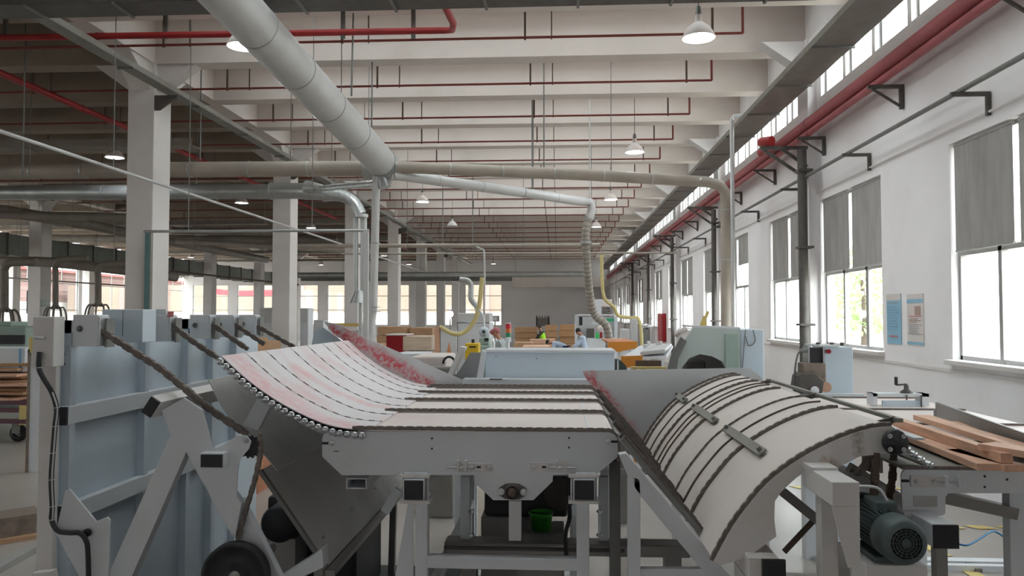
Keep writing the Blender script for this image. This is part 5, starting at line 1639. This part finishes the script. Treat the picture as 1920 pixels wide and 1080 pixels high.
# ================================================================ LEFT EDGE
cr_ = thing('pallet_cart', 'low cart with maroon bars, a yellow corner and black castor wheels at the left edge', 'cart', (-8.8, 13.2, 0))
m_ma = mat('maroon_paint', '5E3A44', 0.5)
for i, z in enumerate((0.32, 0.5, 0.62)):
    MB().bb((-11.5, 12.2 + 0.01 * i, z), (-8.4, 12.28, z + 0.07)).build('side_bar', m_ma, cr_)
    MB().bb((-11.5, 13.6, z), (-8.4, 13.68, z + 0.07)).build('side_bar', m_ma, cr_)
for x in (-11.4, -8.78):
    MB().bb((x, 12.2, 0.3), (x + 0.3, 13.68, 0.62)).build('end_block', M_yellow, cr_)
    for y in (12.4, 13.4):
        w = MB().lathe([(0.06, -0.03), (0.13, -0.03), (0.14, -0.015), (0.14, 0.03), (0.06, 0.035)], (x + 0.15 - 0.3, y, 0.14), (0, 1, 0), 24).build('castor_wheel', M_black, cr_)
        MB().cyl((x + 0.15 - 0.3, y - 0.04, 0.14), (x + 0.15 - 0.3, y + 0.05, 0.14), 0.03, 12).build('wheel_hub', M_grey, w)
        MB().bb((x + 0.08 - 0.3, y - 0.06, 0.14), (x + 0.22 - 0.3, y - 0.045, 0.32)).build('castor_fork', M_grey, cr_)
st_ = thing('board_stack', 'loose red brown boards piled on the cart at the left edge', 'board stack', (-10.2, 12.8, 0.7))
for i in range(9):
    a = random.uniform(-0.04, 0.04)
    MB().bar((-11.6, 12.4 + 0.1 * (i % 3), 0.73 + 0.065 * i + a), (-8.75 + random.uniform(-0.2, 0.1), 12.5 + 0.1 * (i % 3), 0.73 + 0.065 * i - a), 0.5, 0.045).build('board', [M_wood, M_ply, M_carton][i % 3], st_)
t = thing('carton', 'white carton with a blue stripe on the loose boards at the left edge', 'carton', (-10, 12.9, 1.35))
a, b, z, z0 = span(-90, 47, 653, 12.5, 697)
MB().bb((a, 12.5, z0), (b, 13.3, z)).build('box', M_white, t, bevel=0.01)
MB().bb((b - 0.1, 12.495, z0), (b - 0.06, 12.5, z)).build('stripe', mat('stripe_blue', '6FA6CE', 0.6), t)
pn_ = thing('panel_cart', 'white upright panel with a yellow top corner behind the near post', 'panel', (at(67, 760, 10).x, 10, 0))
blk(57, 78, 660, 10, 0.06).build('panel_sheet', M_white, pn_)
blk(54, 80, 632, 9.98, 0.1, 661).build('yellow_cap', M_yellow, pn_)
blk(52, 56, 655, 9.98, 0.06).build('edge_post', M_oily, pn_)
gmn = thing('sanding_machine', 'low green grey machine with a black belt behind the carton at the left edge', 'machine', (at(0, 640, 17).x, 17.5, 0))
blk(-120, 48, 612, 17, 1.2).build('machine_body', M_mgreen, gmn, bevel=0.05)
blk(-120, 44, 628, 16.95, 0.06, 645).build('belt', M_black, gmn)
blk(-60, 20, 603, 17.2, 0.6, 612).build('hood', M_mgreen, gmn, bevel=0.03)
t = thing('notice_board', 'dark teal notice board on the leftmost column of the left row', 'notice board', at(60, 588, 31))
MB().bb(at(49, 588, 31.05), at(70, 545, 31.05) + V(0, 0.04, 0)).build('board_frame', mat('teal_board', '5F6F70', 0.6), t)
for i in range(3):
    MB().bb(at(77, 560 + 6 * i + 3, 31.06), at(92, 560 + 6 * i, 31.06) + V(0, 0.02, 0)).build('paper_strip', M_mgreen, t)
# debris on the floor at left
for k, (a, b, w, h, mm, lab) in enumerate((((-40, 972), (72, 955), 0.35, 0.22, M_oily, 'thick brown timber lying on the floor left of the near post'), ((-30, 1075), (64, 1022), 0.1, 0.05, M_alu, 'pale metal bar lying on the floor at the lower left'), ((-30, 1010), (66, 996), 0.3, 0.04, M_ply, 'flat board on the floor in front of the thick brown timber'))):
    A = onz(a[0], a[1], h); B = onz(b[0], b[1], h); A.z = B.z = h / 2 + 0.002
    tag(MB().bar(A, B, w, h).build('floor_timber' if k != 1 else 'metal_bar', mm), lab, 'timber' if k != 1 else 'bar')

# ================================================================ MID HALL
def pallet(x0, x1, ytop, Y, d, lab, m=M_ply, layers=6, name='board_stack', cat='board stack'):
    a, b, z, _ = span(x0, x1, ytop, Y)
    t = thing(name, lab, cat, ((a + b) / 2, Y + d / 2, 0))
    p = MB().bb((a, Y, 0.1), (b, Y + d, 0.13))
    for f in (0, 0.45, 0.9):
        p.bb((a + (b - a) * f, Y, 0), (a + (b - a) * (f + 0.1), Y + d, 0.1))
    p.build('pallet', M_woodend, t)
    hh = (z - 0.13) / layers
    for i in range(layers):
        o = random.uniform(-0.03, 0.03)
        MB().bb((a + 0.02 + o, Y + 0.02 + o, 0.13 + hh * i + 0.004), (b - 0.02 + o, Y + d - 0.02, 0.13 + hh * (i + 1) - 0.012)).build('board_layer', m, t)
    return t


pallet(706, 757, 612, 21, 1.2, 'tall stack of brown boards behind the red crate', M_ply, 7)
pallet(768, 812, 614, 21.5, 1.2, 'tall stack of brown boards behind the wrapped pallet', M_ply, 7)
pallet(756, 812, 630, 16, 1.0, 'plastic wrapped board pallet beside the red crate', M_wrap, 5)
t = thing('metal_crate', 'dark red sheet metal crate left of the wrapped pallet', 'crate', (at(745, 650, 17).x, 17.3, 0))
blk(724, 762, 628, 17, 0.8).build('crate_body', M_redbin, t, bevel=0.02)
blk(723, 763, 627, 16.98, 0.84, 629).build('crate_rim', M_whitew, t)
t = pallet(740, 800, 662, 13, 0.9, 'low white and grey pallet load in front of the wrapped pallet', M_white, 3)
pallet(680, 715, 645, 19, 0.8, 'brown boards at the foot of the silver flared pipe', M_ply, 5)
# standing timber frames and partition panels
t = thing('partition_panel', 'white standing panel with a wooden frame, left of the yellow box', 'panel', (at(838, 660, 16).x, 16, 0))
blk(825, 856, 618, 16, 0.05).build('panel_sheet', M_white, t); blk(815, 826, 612, 16, 0.08).build('frame_post', M_wood, t)
MB().prism(fp([(836, 672), (842, 640), (848, 672)], 15.98), (0, 0.015, 0)).build('warning_triangle', mat('faded_orange', 'DD9A70', 0.7), t)
t = thing('machine_cabinet', 'tall light grey machine cabinet behind the yellow box, hoses above it', 'cabinet', (at(885, 650, 20).x, 20.5, 0))
blk(857, 918, 605, 20, 1.2).build('cabinet_body', M_white, t, bevel=0.02)
blk(857, 918, 587, 20.1, 1.0, 604).build('upper_body', M_galvw, t, bevel=0.02)
MB().bb(at(857, 606, 19.98), at(918, 604.5, 19.98) + V(0, 0.01, 0)).build('seam', M_dsteel, t)
MB().bb(at(857, 700, 19.97), at(858, 605, 19.97) + V(0, 0.02, 0)).build('seam', M_dsteel, t)
t = thing('yellow_box', 'small yellow box machine with black marks, left of the green machine', 'machine', (at(884, 660, 12).x, 12, 0))
blk(872, 897, 644, 12, 0.35).build('box_body', mat('bright_yellow', 'D8B42C', 0.5, dirt='7A6420'), t, bevel=0.01)
MB().cyl(at(887, 643, 12.1), at(887, 636, 12.1), 0.025, 10).build('top_knob', M_black, t)
MB().bb(at(880, 652, 11.995), at(892, 649, 11.995) + V(0, 0.005, 0)).build('black_mark', M_black, t)
t = thing('drilling_machine', 'pale green machine with a round gear head in front of the man in grey', 'machine', (at(912, 660, 13).x, 13.2, 0))
blk(894, 920, 648, 13, 0.5).build('base_body', M_mgreen, t, bevel=0.02)
blk(898, 917, 632, 13.05, 0.35, 649).build('column_body', M_mgreen, t, bevel=0.03)
MB().ball(at(907, 621, 13.2), 0.08, (1, 1, 1), 16).build('gear_head', M_mgreen, t)
MB().lathe([(0.03, -0.04), (0.07, -0.03), (0.085, 0), (0.085, 0.08)], at(907, 622, 13.1), (0, 1, 0), 20).build('round_cover', M_whiteb, t)
MB().tube(smooth_path([at(897, 580, 13.2), at(905, 592, 13.2), at(907, 605, 13.2), at(908, 620, 13.2)], 5), 0.018, 8).build('feed_tube', M_white, t)
MB().bb(at(908, 640, 12.99), at(916, 634, 12.99) + V(0, 0.02, 0)).build('dark_gap', M_black, t)
MB().cyl(at(925, 655, 12.95), at(925, 640, 12.95), 0.03, 10).build('lever', M_chrome, t)
# stacks around the workers
for (x0, x1, yt, Y, m, lab) in ((965, 1008, 613, 38, M_carton, 'carton brown board stack left of the worker in the green vest'), (1022, 1046, 609, 37, M_carton, 'brown board stack just right of the worker in the green vest'),
                              (1048, 1078, 608, 37.5, M_carton, 'brown board stack under the white machine frame'), (993, 1042, 636, 32, M_wood, 'long tan board stack in front of the worker in the green vest'),
                              (963, 1000, 642, 22, M_ply, 'low brown board stack right of the signal light'), (975, 1030, 649, 14.5, M_wood, 'low tan board stack just behind the long box cover'),
                              (462, 498, 640, 16.5, M_ply, 'brown board stack left of the second column'), (563, 584, 655, 20, M_ply, 'low brown boards right of the second column')):
    pallet(x0, x1, yt, Y, 1.0, lab, m, 5)
t = thing('steel_rack', 'dark steel rack on top of the brown stacks near the far wall', 'rack', (at(1017, 620, 40).x, 40, 0))
blk(1005, 1030, 596, 40, 0.5, 611).build('rack_body', M_dsteel, t)
for x in (1005, 1028):
    blk(x, x + 2, 593, 40, 0.5).build('post', M_dsteel, t)
for k in range(5):
    MB().bb(at(1006 + 5 * k, 596, 39.98), at(1008 + 5 * k, 592, 39.98) + V(0, 0.2, 0)).build('hook', M_dsteel, t)
t = thing('hanging_monitor', 'small dark framed monitor stand left of the far solid wall', 'monitor', (at(928, 610, 33).x, 33, 0))
blk(921, 936, 592, 33, 0.2, 603).build('monitor_body', M_dark, t); blk(924, 932, 594, 32.97, 0.04, 601).build('screen', M_galvw, t); blk(927, 929, 603, 33.05, 0.1).build('stand', M_dark, t)
# white CNC machine
cn = thing('panel_machine', 'white panel machine with a green sign, where the grey hose comes down', 'machine', (at(1120, 650, 28).x, 28.6, 0))
blk(1078, 1158, 589, 28.4, 0.1, 592).build('top_beam', M_white, cn); blk(1078, 1083, 589, 28.4, 0.5).build('side_frame', M_white, cn); blk(1152, 1158, 593, 28.4, 0.5).build('side_frame', M_white, cn)
blk(1083, 1152, 594, 28.8, 0.2, 640).build('back_panel', M_galvw, cn)
blk(1100, 1155, 634, 28.0, 0.7).build('base_body', M_white, cn, bevel=0.03); blk(1113, 1128, 562, 28.9, 0.4, 594).build('upper_box', M_white, cn)
blk(1112, 1148, 561, 28.95, 0.5, 575).build('upper_cover', M_cream, cn)
for k in range(3): blk(1112, 1148, 576 + 5 * k, 28.9, 0.1, 577.5 + 5 * k).build('rail', M_grey, cn)
blk(1137, 1151, 597, 28.3, 0.06, 603).build('green_sign', mat('sign_green', '2EA070', 0.5), cn)
blk(1110, 1140, 604, 28.3, 0.15, 608).build('carriage_beam', M_white, cn)
MB().lathe([(0.04, -0.04), (0.13, -0.04), (0.14, 0.04), (0.04, 0.04)], at(1127, 617, 28.2), (0, 1, 0), 20).build('disc', M_cream, cn)
blk(1100, 1114, 616, 28.1, 0.2, 634).build('mesh_basket', M_dsteel, cn)
blk(1086, 1092, 594, 28.2, 0.2, 610).build('spindle', M_plug, cn)
blk(1117, 1123, 624, 27.95, 0.1, 634).build('green_bottle', mat('bottle_green', '3CC060', 0.4), cn)
blk(1125, 1129, 623, 27.95, 0.1, 634).build('red_tool', M_redbin, cn)
# orange beams and tables right of the workers
t = thing('roller_table', 'orange sided roller table right of the panel machine', 'table', (at(1165, 660, 15).x, 15.5, 0))
MB().prism(fp([(1140, 641), (1195, 640), (1195, 652), (1160, 660), (1140, 656)], 15), (0, 0.06, 0)).build('side_panel', M_orange, t)
blk(1141, 1194, 641, 15.05, 2.2, 645).build('table_top', M_woodend, t)
for x in (1146, 1188):
    blk(x, x + 4, 652, 15.1, 0.08).build('leg', M_grey, t)
t = thing('sorting_table', 'cluttered white roller table running to the pale housing', 'table', (at(1215, 690, 11).x, 12, 0))
MB().prism([at(1165, 676, 11), at(1250, 672, 11), at(1262, 652, 14), at(1200, 652, 14)], (0, 0, 0.04)).build('table_top', M_white, t)
MB().prism(fp([(1165, 668), (1205, 667), (1205, 686), (1172, 690), (1165, 690)], 10.9), (0, 0.08, 0)).build('orange_panel', M_orange, t)
for x, Y in ((1188, 11), (1240, 11), (1215, 14)):
    p = at(x, 676, Y); MB().bb((p.x - 0.04, Y, 0), (p.x + 0.04, Y + 0.08, 2.1 - 0.63)).build('leg', M_white, t)
for i in range(9):
    a = at(1204 + 5 * i, 672 - i * 0.5, 11); b = at(1222 + 4.4 * i, 654, 14)
    MB().cyl(a + V(0, 0, 0.07), b + V(0, 0, 0.07), 0.028, 8).build('roller', M_galvw, t)
for i, (x, y, w, h, mm) in enumerate(((1208, 646, 8, 6, M_white), (1222, 648, 6, 8, M_hose), (1232, 645, 9, 7, M_chrome), (1244, 650, 7, 9, M_whiteb), (1215, 640, 4, 12, M_white), (1238, 640, 4, 8, M_cream), (1205, 652, 5, 8, M_yellow))):
    tag(blk(x, x + w, y, 13.2 + 0.1 * i, 0.15, y + h + 3, z0=2.1 - 0.63 + 0.045).build('parts_box', mm, bevel=0.004), ['small white box leftmost on the cluttered roller table', 'small straw coloured box on the cluttered roller table', 'bright zinc block on the cluttered roller table', 'pale blue box at the right of the cluttered roller table', 'slim tall white block on the cluttered roller table', 'slim cream block on the cluttered roller table', 'small yellow block on the cluttered roller table'][i], 'box', 'small boxes on the roller table')
for (x0, x1, yt, Y, lab) in ((1166, 1180, 617, 19, 'white cabinet left of the pair by the right wall windows'), (1185, 1195, 598, 20, 'taller white cabinet of the pair by the right wall windows')):
    t = thing('white_cabinet', lab, 'cabinet', (at(x0, 650, Y).x, Y + 0.3, 0))
    blk(x0, x1, yt, Y, 0.5).build('cabinet_body', M_white, t, bevel=0.01); blk(x0 + 1, x1 - 1, yt + 2, Y - 0.02, 0.02, yt + 40).build('door', M_galvw, t)
t = thing('dust_fan', 'small grey blower stand beside the white cabinets', 'blower', (at(1212, 640, 19).x, 19, 0))
blk(1208, 1217, 618, 19, 0.2).build('stand', M_grey, t); MB().ball(at(1212, 612, 19.1), 0.09, (1.3, 1, 0.8), 12).build('fan_case', M_chrome, t)
t = thing('hydrant_cabinet', 'tall dark red cabinet fixed on the right wall deep in the hall', 'cabinet', (4.7, 35.2, 0.9))
MB().bb((4.62, 34.4, 0.9), (4.785, 36.0, 2.15)).build('cabinet_body', M_redbin, t); MB().bb((4.60, 34.5, 1.0), (4.62, 35.9, 2.05)).build('door', M_redbin, t)
t = thing('arched_cover', 'dark green arched belt cover right of the long box cover', 'machine cover', (at(1165, 700, 7.9).x, 8, 0))
ar_ = [(1154, 712), (1154, 674), (1164, 676), (1174, 686), (1180, 712)]
MB().prism(fp(ar_, 7.9), (0, 0.3, 0)).build('cover_sheet', mat('dark_green_cover', '3E4A46', 0.5), t)
blk(1157, 1160, 676, 7.88, 0.02, 712).build('white_strip', M_white, t)
blk(1156, 1180, 712, 7.9, 0.3).build('pedestal', M_dark, t)
t = thing('cable_spool_table', 'low yellow rail with a dark shelf between the belt cover and the pale housing', 'shelf', (at(1220, 695, 9.8).x, 9.9, 0))
blk(1184, 1250, 688, 9.8, 0.1, 692).build('yellow_rail', M_yellow, t); blk(1188, 1192, 690, 9.85, 0.08).build('post', M_orange, t); blk(1240, 1244, 690, 9.85, 0.08).build('post', M_white, t); blk(1192, 1240, 676, 9.95, 0.06, 690).build('dark_shelf', M_rod, t)
# cabinets between the left columns
for (x0, x1, yt, Y, m, lab, cat) in ((486, 514, 577, 24, M_white, 'white wall cabinet just left of the second column', 'cabinet'), (563, 578, 578, 27, M_white, 'white cabinet just right of the second column', 'cabinet'),
                                (588, 606, 600, 28, M_galvw, 'stepped grey machine right of the second column', 'machine'),
                                (650, 678, 618, 24, M_cream, 'pale bin below the twin silver ducts', 'bin')):
    t = thing('cabinet' if cat == 'cabinet' else 'storage_bin', lab, cat, (at(x0, 600, Y).x, Y, 0))
    blk(x0, x1, yt, Y, 0.6).build('body', m, t, bevel=0.01); blk(x0 + 2, x1 - 2, yt + 2, Y - 0.02, 0.02, yt + 28).build('front_panel', M_galvw, t)
t = thing('wood_rail', 'yellow wooden rail across the pale bin below the twin ducts', 'rail', (at(655, 612, 23).x, 23, 0))
blk(622, 688, 606, 23, 0.08, 612).build('rail', mat('pale_wood', 'CFB56E', 0.7), t); blk(624, 627, 612, 23, 0.06).build('post', M_wood, t); blk(683, 686, 612, 23, 0.06).build('post', M_wood, t)
t = thing('carton', 'brown carton among straw bundles just beyond the fifth chain box', 'carton', (at(476, 650, 9).x, 9, 0))
blk(468, 484, 634, 9, 0.3, 665).build('box', M_carton, t); blk(466, 486, 664, 8.95, 0.5).build('stand', M_woodend, t)
# sign on the second column
t = thing('column_sign', 'small red and green lettered sign on the second big column', 'sign', at(530, 584, 23.0))
MB().bb(at(516, 584, 23.06), at(543.5, 562, 23.06) + V(0, 0.03, 0)).build('sign_board', M_cream, t)
m = MB()
for i, (y, h) in enumerate(((563.5, 4), (579.5, 3.5))):
    for k in range(7):
        x = 518 + k * 3.5; m.bb(at(x, y + h, 23.05), at(x + 2.4, y, 23.05) + V(0, 0.008, 0))
m.build('red_lettering', M_redbin, t)
m = MB()
for i, y in enumerate((569.5, 573.5)):
    for k in range(8):
        x = 518 + k * 3; m.bb(at(x, y + 2.4, 23.05), at(x + 2.2, y, 23.05) + V(0, 0.008, 0))
m.build('green_lettering', M_mgreen, t)
t = thing('framed_notice', 'small dark framed notice low on the second big column', 'notice', at(526, 652, 23.0))
MB().bb(at(520, 652, 23.07), at(534, 631, 23.07) + V(0, 0.02, 0)).build('frame', mat('slate_frame', '5A5F78', 0.5), t)
MB().bb(at(522, 650, 23.065), at(532, 634, 23.065) + V(0, 0.01, 0)).build('paper', M_white, t)

# ---- posters on the right wall
def wall_at(px, py, x):
    d = CM @ Vector(((px - 960) / F, (540 - py) / F, -1))
    return Vector((0, 0, H)) + d * (x / d.x)


def poster(px0, px1, yt, yb, lab, base, deco):
    A = wall_at(px1, yb, XR - 0.012); B = wall_at(px0, yt, XR - 0.012)
    y0, y1, z0, z1 = A.y, B.y, A.z, B.z
    t = thing('wall_poster', lab, 'poster', (XR - 0.01, (y0 + y1) / 2, z0), 'posters between the right wall windows')
    MB().bb((XR - 0.012, y0, z0), (XR - 0.002, y1, z1)).build('poster_sheet', base, t)
    for i, (u0, u1, v0, v1, m) in enumerate(deco):
        MB().bb((XR - 0.014 - 0.0005 * i, y1 + (y0 - y1) * u0, z1 + (z0 - z1) * v0), (XR - 0.012, y1 + (y0 - y1) * u1, z1 + (z0 - z1) * v1)).build('printed_block', m, t)
    return t


M_pb = mat('poster_blue', '8FBBD3', 0.5, var=0.05); M_pp = mat('poster_paper', 'DAD2CE', 0.6, var=0.03); M_pr = mat('poster_red', 'C98C90', 0.6); M_pbr = mat('poster_brown', 'B49A90', 0.6); M_pg = mat('poster_grey', '9AA0A4', 0.6)
poster(1662, 1690, 552, 646, 'pale blue poster with white heading, left of the two on the window wall', M_pb,
       [(0, 1, 0, 0.13, M_pp)] + [(0.2, 0.8, 0.17, 0.19, M_pg)] + [(0.1, 0.1 + random.uniform(0.5, 0.8), 0.26 + 0.055 * k, 0.275 + 0.055 * k, mat('poster_line', '7CA6C0', 0.6)) for k in range(9)] + [(0.2 + 0.1 * k, 0.27 + 0.1 * k, 0.83, 0.865, M_pr) for k in range(6)])
poster(1700, 1732, 552, 648, 'cream poster with blue header and small photo, right of the two on the window wall', M_pp,
       [(0, 1, 0.1, 0.18, M_pb), (0, 1, 0.94, 1, M_pb), (0.5, 0.85, 0.24, 0.42, M_pbr), (0.15, 0.45, 0.24, 0.42, M_cream), (0.1, 0.9, 0.43, 0.45, M_pr), (0.05, 0.95, 0.6, 0.61, M_pg), (0.05, 0.95, 0.78, 0.79, M_pg)] + [(0.15, 0.15 + random.uniform(0.4, 0.7), 0.64 + 0.035 * k, 0.65 + 0.035 * k, M_pg) for k in range(4)] + [(0.15, 0.15 + random.uniform(0.4, 0.7), 0.48 + 0.035 * k, 0.49 + 0.035 * k, M_pbr) for k in range(3)])
# bright work lamp in the distance
t = thing('work_lamp', 'glaring work lamp on a stand deep in the hall right of the sixth column', 'lamp', (at(844, 589, 40).x, 40, 0))
c = at(844, 589, 40)
MB().ball(c, 0.16, n=14).build('bulb', M_lamp, t); MB().cyl((c.x, 40.05, 0), (c.x, 40.05, c.z), 0.04, 8).build('stand', M_dark, t); MB().lathe([(0.17, 0.02), (0.2, 0.14), (0.05, 0.22)], c, (0, 1, 0), 16).build('reflector', M_grey, t)


# ================================================================ PEOPLE
def skin_body(name, joints, bones, m, parent, root=0, sub=2):
    me = bpy.data.meshes.new(name)
    off = wpos(parent)
    me.from_pydata([tuple(Vector(j[0]) - off) for j in joints], bones, [])
    me.materials.append(m)
    o = bpy.data.objects.new(name, me); COL.objects.link(o); o.parent = parent
    md = o.modifiers.new('skin', 'SKIN'); md.use_smooth_shade = True
    sv = me.skin_vertices[0].data if me.skin_vertices else None
    if sv is None:
        bpy.context.view_layer.objects.active = o
        sv = me.skin_vertices[0].data
    for i, j in enumerate(joints):
        r = j[1]
        sv[i].radius = r if isinstance(r, tuple) else (r, r)
        sv[i].use_root = (i == root)
    s = o.modifiers.new('sub', 'SUBSURF'); s.levels = sub; s.render_levels = sub
    return o


def person(label, foot, face, lean, headtilt, hR, hL, shirt, trousers, height=1.68, vest=None, cap=None, mask=False):
    """face: heading angle; lean: forward bend of the trunk; hR/hL: hand targets (forward, side, up) from the shoulders"""
    t = thing('person', label, 'person', foot)
    fwd = V(math.cos(face), math.sin(face), 0); rt_ = V(fwd.y, -fwd.x, 0); up = V(0, 0, 1)
    s = height / 1.7
    P0 = Vector(foot)
    hip = P0 + up * 0.9 * s - fwd * 0.12 * math.sin(lean)
    td = (up * math.cos(lean) + fwd * math.sin(lean)).normalized()
    tf = (fwd * math.cos(lean) - up * math.sin(lean)).normalized()
    waist = hip + td * 0.15 * s; chest = hip + td * 0.36 * s; neck = hip + td * 0.52 * s
    hd = (td * math.cos(headtilt) + tf * math.sin(headtilt)).normalized(); hf = (tf * math.cos(headtilt) - td * math.sin(headtilt)).normalized()
    head0 = neck + hd * 0.08 * s; hc = neck + hd * 0.19 * s
    J = []; B = []
    def j(p, r, par=None):
        J.append((p, r)); i = len(J) - 1
        if par is not None: B.append((par, i))
        return i
    i0 = j(hip, (0.14 * s, 0.11 * s)); i1 = j(waist, (0.125 * s, 0.1 * s), i0); i2 = j(chest, (0.125 * s, 0.085 * s), i1); i3 = j(neck, 0.05 * s, i2); i4 = j(head0, 0.052 * s, i3)
    i5 = j(hc - hd * 0.03 * s, 0.075 * s, i4); i6 = j(hc + hd * 0.04 * s, 0.085 * s, i5)
    arms = []
    for sd, tgt in ((1, hR), (-1, hL)):
        sh = neck - td * 0.05 * s + rt_ * sd * 0.17 * s
        hand = sh + fwd * tgt[0] * s + rt_ * sd * tgt[1] * s + up * tgt[2] * s
        mid = (sh + hand) / 2; d = (hand - sh).length; L = 0.54 * s
        bow = math.sqrt(max(0.0004, (L / 2) ** 2 - (d / 2) ** 2))
        el_ = mid - up * bow * 0.8 + rt_ * sd * bow * 0.5 - fwd * bow * 0.2
        a = j(sh, 0.04 * s, i2); b = j(el_, 0.034 * s, a); c = j(hand, 0.026 * s, b)
        hdv = (hand - el_).normalized()
        palm = hand + hdv * 0.05 * s
        d_ = j(palm, (0.034 * s, 0.016 * s), c)
        arms.append((sh, el_, hand, palm, hdv, sd))
        side = hdv.cross(up).normalized() if abs(hdv.z) < 0.95 else rt_
        for q in range(4):
            o_ = side * (q - 1.5) * 0.019 * s
            ln = (0.07, 0.08, 0.075, 0.058)[q] * s
            e1 = j(palm + o_ + hdv * 0.035 * s, 0.0085 * s, d_); e2 = j(palm + o_ + hdv * (0.035 * s + ln * 0.55) - up * 0.008, 0.008 * s, e1); j(palm + o_ + hdv * (0.035 * s + ln * 0.9) - up * 0.03, 0.007 * s, e2)
        th = j(palm + side * sd * 0.03 * s - hdv * 0.01, 0.01 * s, d_); j(palm + side * sd * 0.05 * s + hdv * 0.035 * s, 0.0085 * s, th)
    legs = []
    for sd in (1, -1):
        hj = hip + rt_ * sd * 0.09 * s - up * 0.03; kn = P0 + rt_ * sd * 0.11 * s + up * 0.48 * s + fwd * 0.03; an = P0 + rt_ * sd * 0.12 * s + up * 0.09 * s - fwd * 0.03
        a = j(hj, 0.085 * s, i0); b = j(kn, 0.056 * s, a); c = j(an, 0.036 * s, b); j(P0 + rt_ * sd * 0.13 * s + up * 0.035 + fwd * 0.14 * s, 0.032 * s, c)
        legs.append((hj, kn, an))
    body = skin_body('body', J, B, M_skin, t)
    # clothes as slightly larger skins
    SJ = [(hip - td * 0.02, (0.155 * s, 0.125 * s)), (waist, (0.16 * s, 0.13 * s)), (chest, (0.19 * s, 0.14 * s)), (neck - td * 0.06 * s, (0.15 * s, 0.1 * s)), (neck, 0.07 * s)]
    SB = [(0, 1), (1, 2), (2, 3), (3, 4)]
    for (sh, e, hnd, pm, hv, sd) in arms:
        k = len(SJ); SJ += [(sh, 0.085 * s), (e, 0.062 * s), (e + (hnd - e) * 0.85, 0.046 * s)]; SB += [(3, k), (k, k + 1), (k + 1, k + 2)]
    skin_body('shirt', SJ, SB, shirt, t)
    TJ = [(hip + td * 0.03, (0.15 * s, 0.12 * s))]; TB = []
    for (hj, kn, an) in legs:
        k = len(TJ); TJ += [(hj, 0.1 * s), (kn, 0.075 * s), (an + up * 0.02, 0.062 * s)]; TB += [(0, k), (k, k + 1), (k + 1, k + 2)]
    skin_body('trousers', TJ, TB, trousers, t)
    for (hj, kn, an), sd in zip(legs, (1, -1)):
        b = P0 + rt_ * sd * 0.125 * s
        MB().tube([b - fwd * 0.08 * s + up * 0.045, b + fwd * 0.02 * s + up * 0.05, b + fwd * 0.15 * s + up * 0.035, b + fwd * 0.18 * s + up * 0.03], [0.04, 0.047, 0.036, 0.02], 12).build('shoe', M_black, t)
    # face
    def hp(a, b_, c): return hc + hf * a * s + rt_ * b_ * s + hd * c * s
    m = MB(); m.ball(hc, 0.09 * s, (0.92, 0.92, 1.2), 16); m.tube([hp(0.075, 0, 0.02), hp(0.1, 0, -0.015), hp(0.085, 0, -0.03)], [0.008, 0.014, 0.006], 8)
    for sd in (-1, 1): m.ball(hp(0.0, sd * 0.085, -0.01), 0.022 * s, (0.5, 0.6, 1.2), 8)
    m.build('head', M_skin, t)
    m = MB()
    for sd in (-1, 1): m.ball(hp(0.078, sd * 0.032, 0.012), 0.011 * s, n=8)
    m.build('eyes', M_black, t)
    MB().tube([hp(0.08, -0.022, -0.05), hp(0.088, 0, -0.052), hp(0.08, 0.022, -0.05)], 0.005, 6).build('mouth', M_redthin, t)
    if mask: MB().ball(hp(0.055, 0, -0.045), 0.055 * s, (0.8, 1, 0.8), 12).build('face_mask', M_white, t)
    m = MB(); m.ball(hp(-0.018, 0, 0.03), 0.098 * s, (0.95, 0.95, 1.0), 16)
    m.build('cap' if cap else 'hair', cap or M_hair, t)
    if cap: MB().tube([hp(0.05, 0, 0.06), hp(0.13, 0, 0.045)], [0.06, 0.05], 12).build('cap_brim', cap, t)
    if vest:
        VJ = [(hip + td * 0.02, (0.18 * s, 0.15 * s)), (waist, (0.175 * s, 0.145 * s)), (chest, (0.205 * s, 0.155 * s)), (neck - td * 0.07 * s, (0.17 * s, 0.125 * s))]
        v = skin_body('vest', VJ, [(0, 1), (1, 2), (2, 3)], vest, t)
    return t


def foot_at(px, Y):
    p = at(px, 620, Y); return V(p.x, Y, 0)


person('person in a light blue shirt, standing with head bent beside the white panel machine', foot_at(1096, 26), PI * 0.95, 0.22, 0.5, (0.35, -0.02, -0.32), (0.35, -0.02, -0.32), mat('light_blue_shirt', 'BCCBE2', 0.8), mat('dark_trousers', '33363E', 0.8), 1.68)
person('person in a pale blue shirt bending low over a work piece, dark hair', foot_at(1056, 29), PI * 0.97, 1.25, 0.2, (0.1, -0.02, -0.45), (0.12, -0.02, -0.45), mat('pale_blue_shirt', 'A9B8CE', 0.8), mat('navy_trousers', '2E3A66', 0.8), 1.66)
person('person in a fluorescent green vest and dark top with a face mask, looking left', foot_at(1018, 34), PI * 0.9, 0.2, 0.3, (0.32, -0.02, -0.3), (0.3, 0, -0.34), mat('dark_top', '2C3230', 0.8), mat('dark_trousers', '33363E', 0.8), 1.66, vest=mat('fluorescent_vest', 'A8F02A', 0.6), mask=True)
person('person in a grey uniform and pink cap working at the pale green machine', foot_at(941, 19), PI * 0.92, 0.15, 0.3, (0.4, -0.05, -0.2), (0.4, -0.05, -0.24), mat('grey_uniform', 'A2ACAC', 0.8), mat('grey_uniform_trousers', '7F8886', 0.8), 1.78, cap=mat('pink_cap', 'B07070', 0.8))
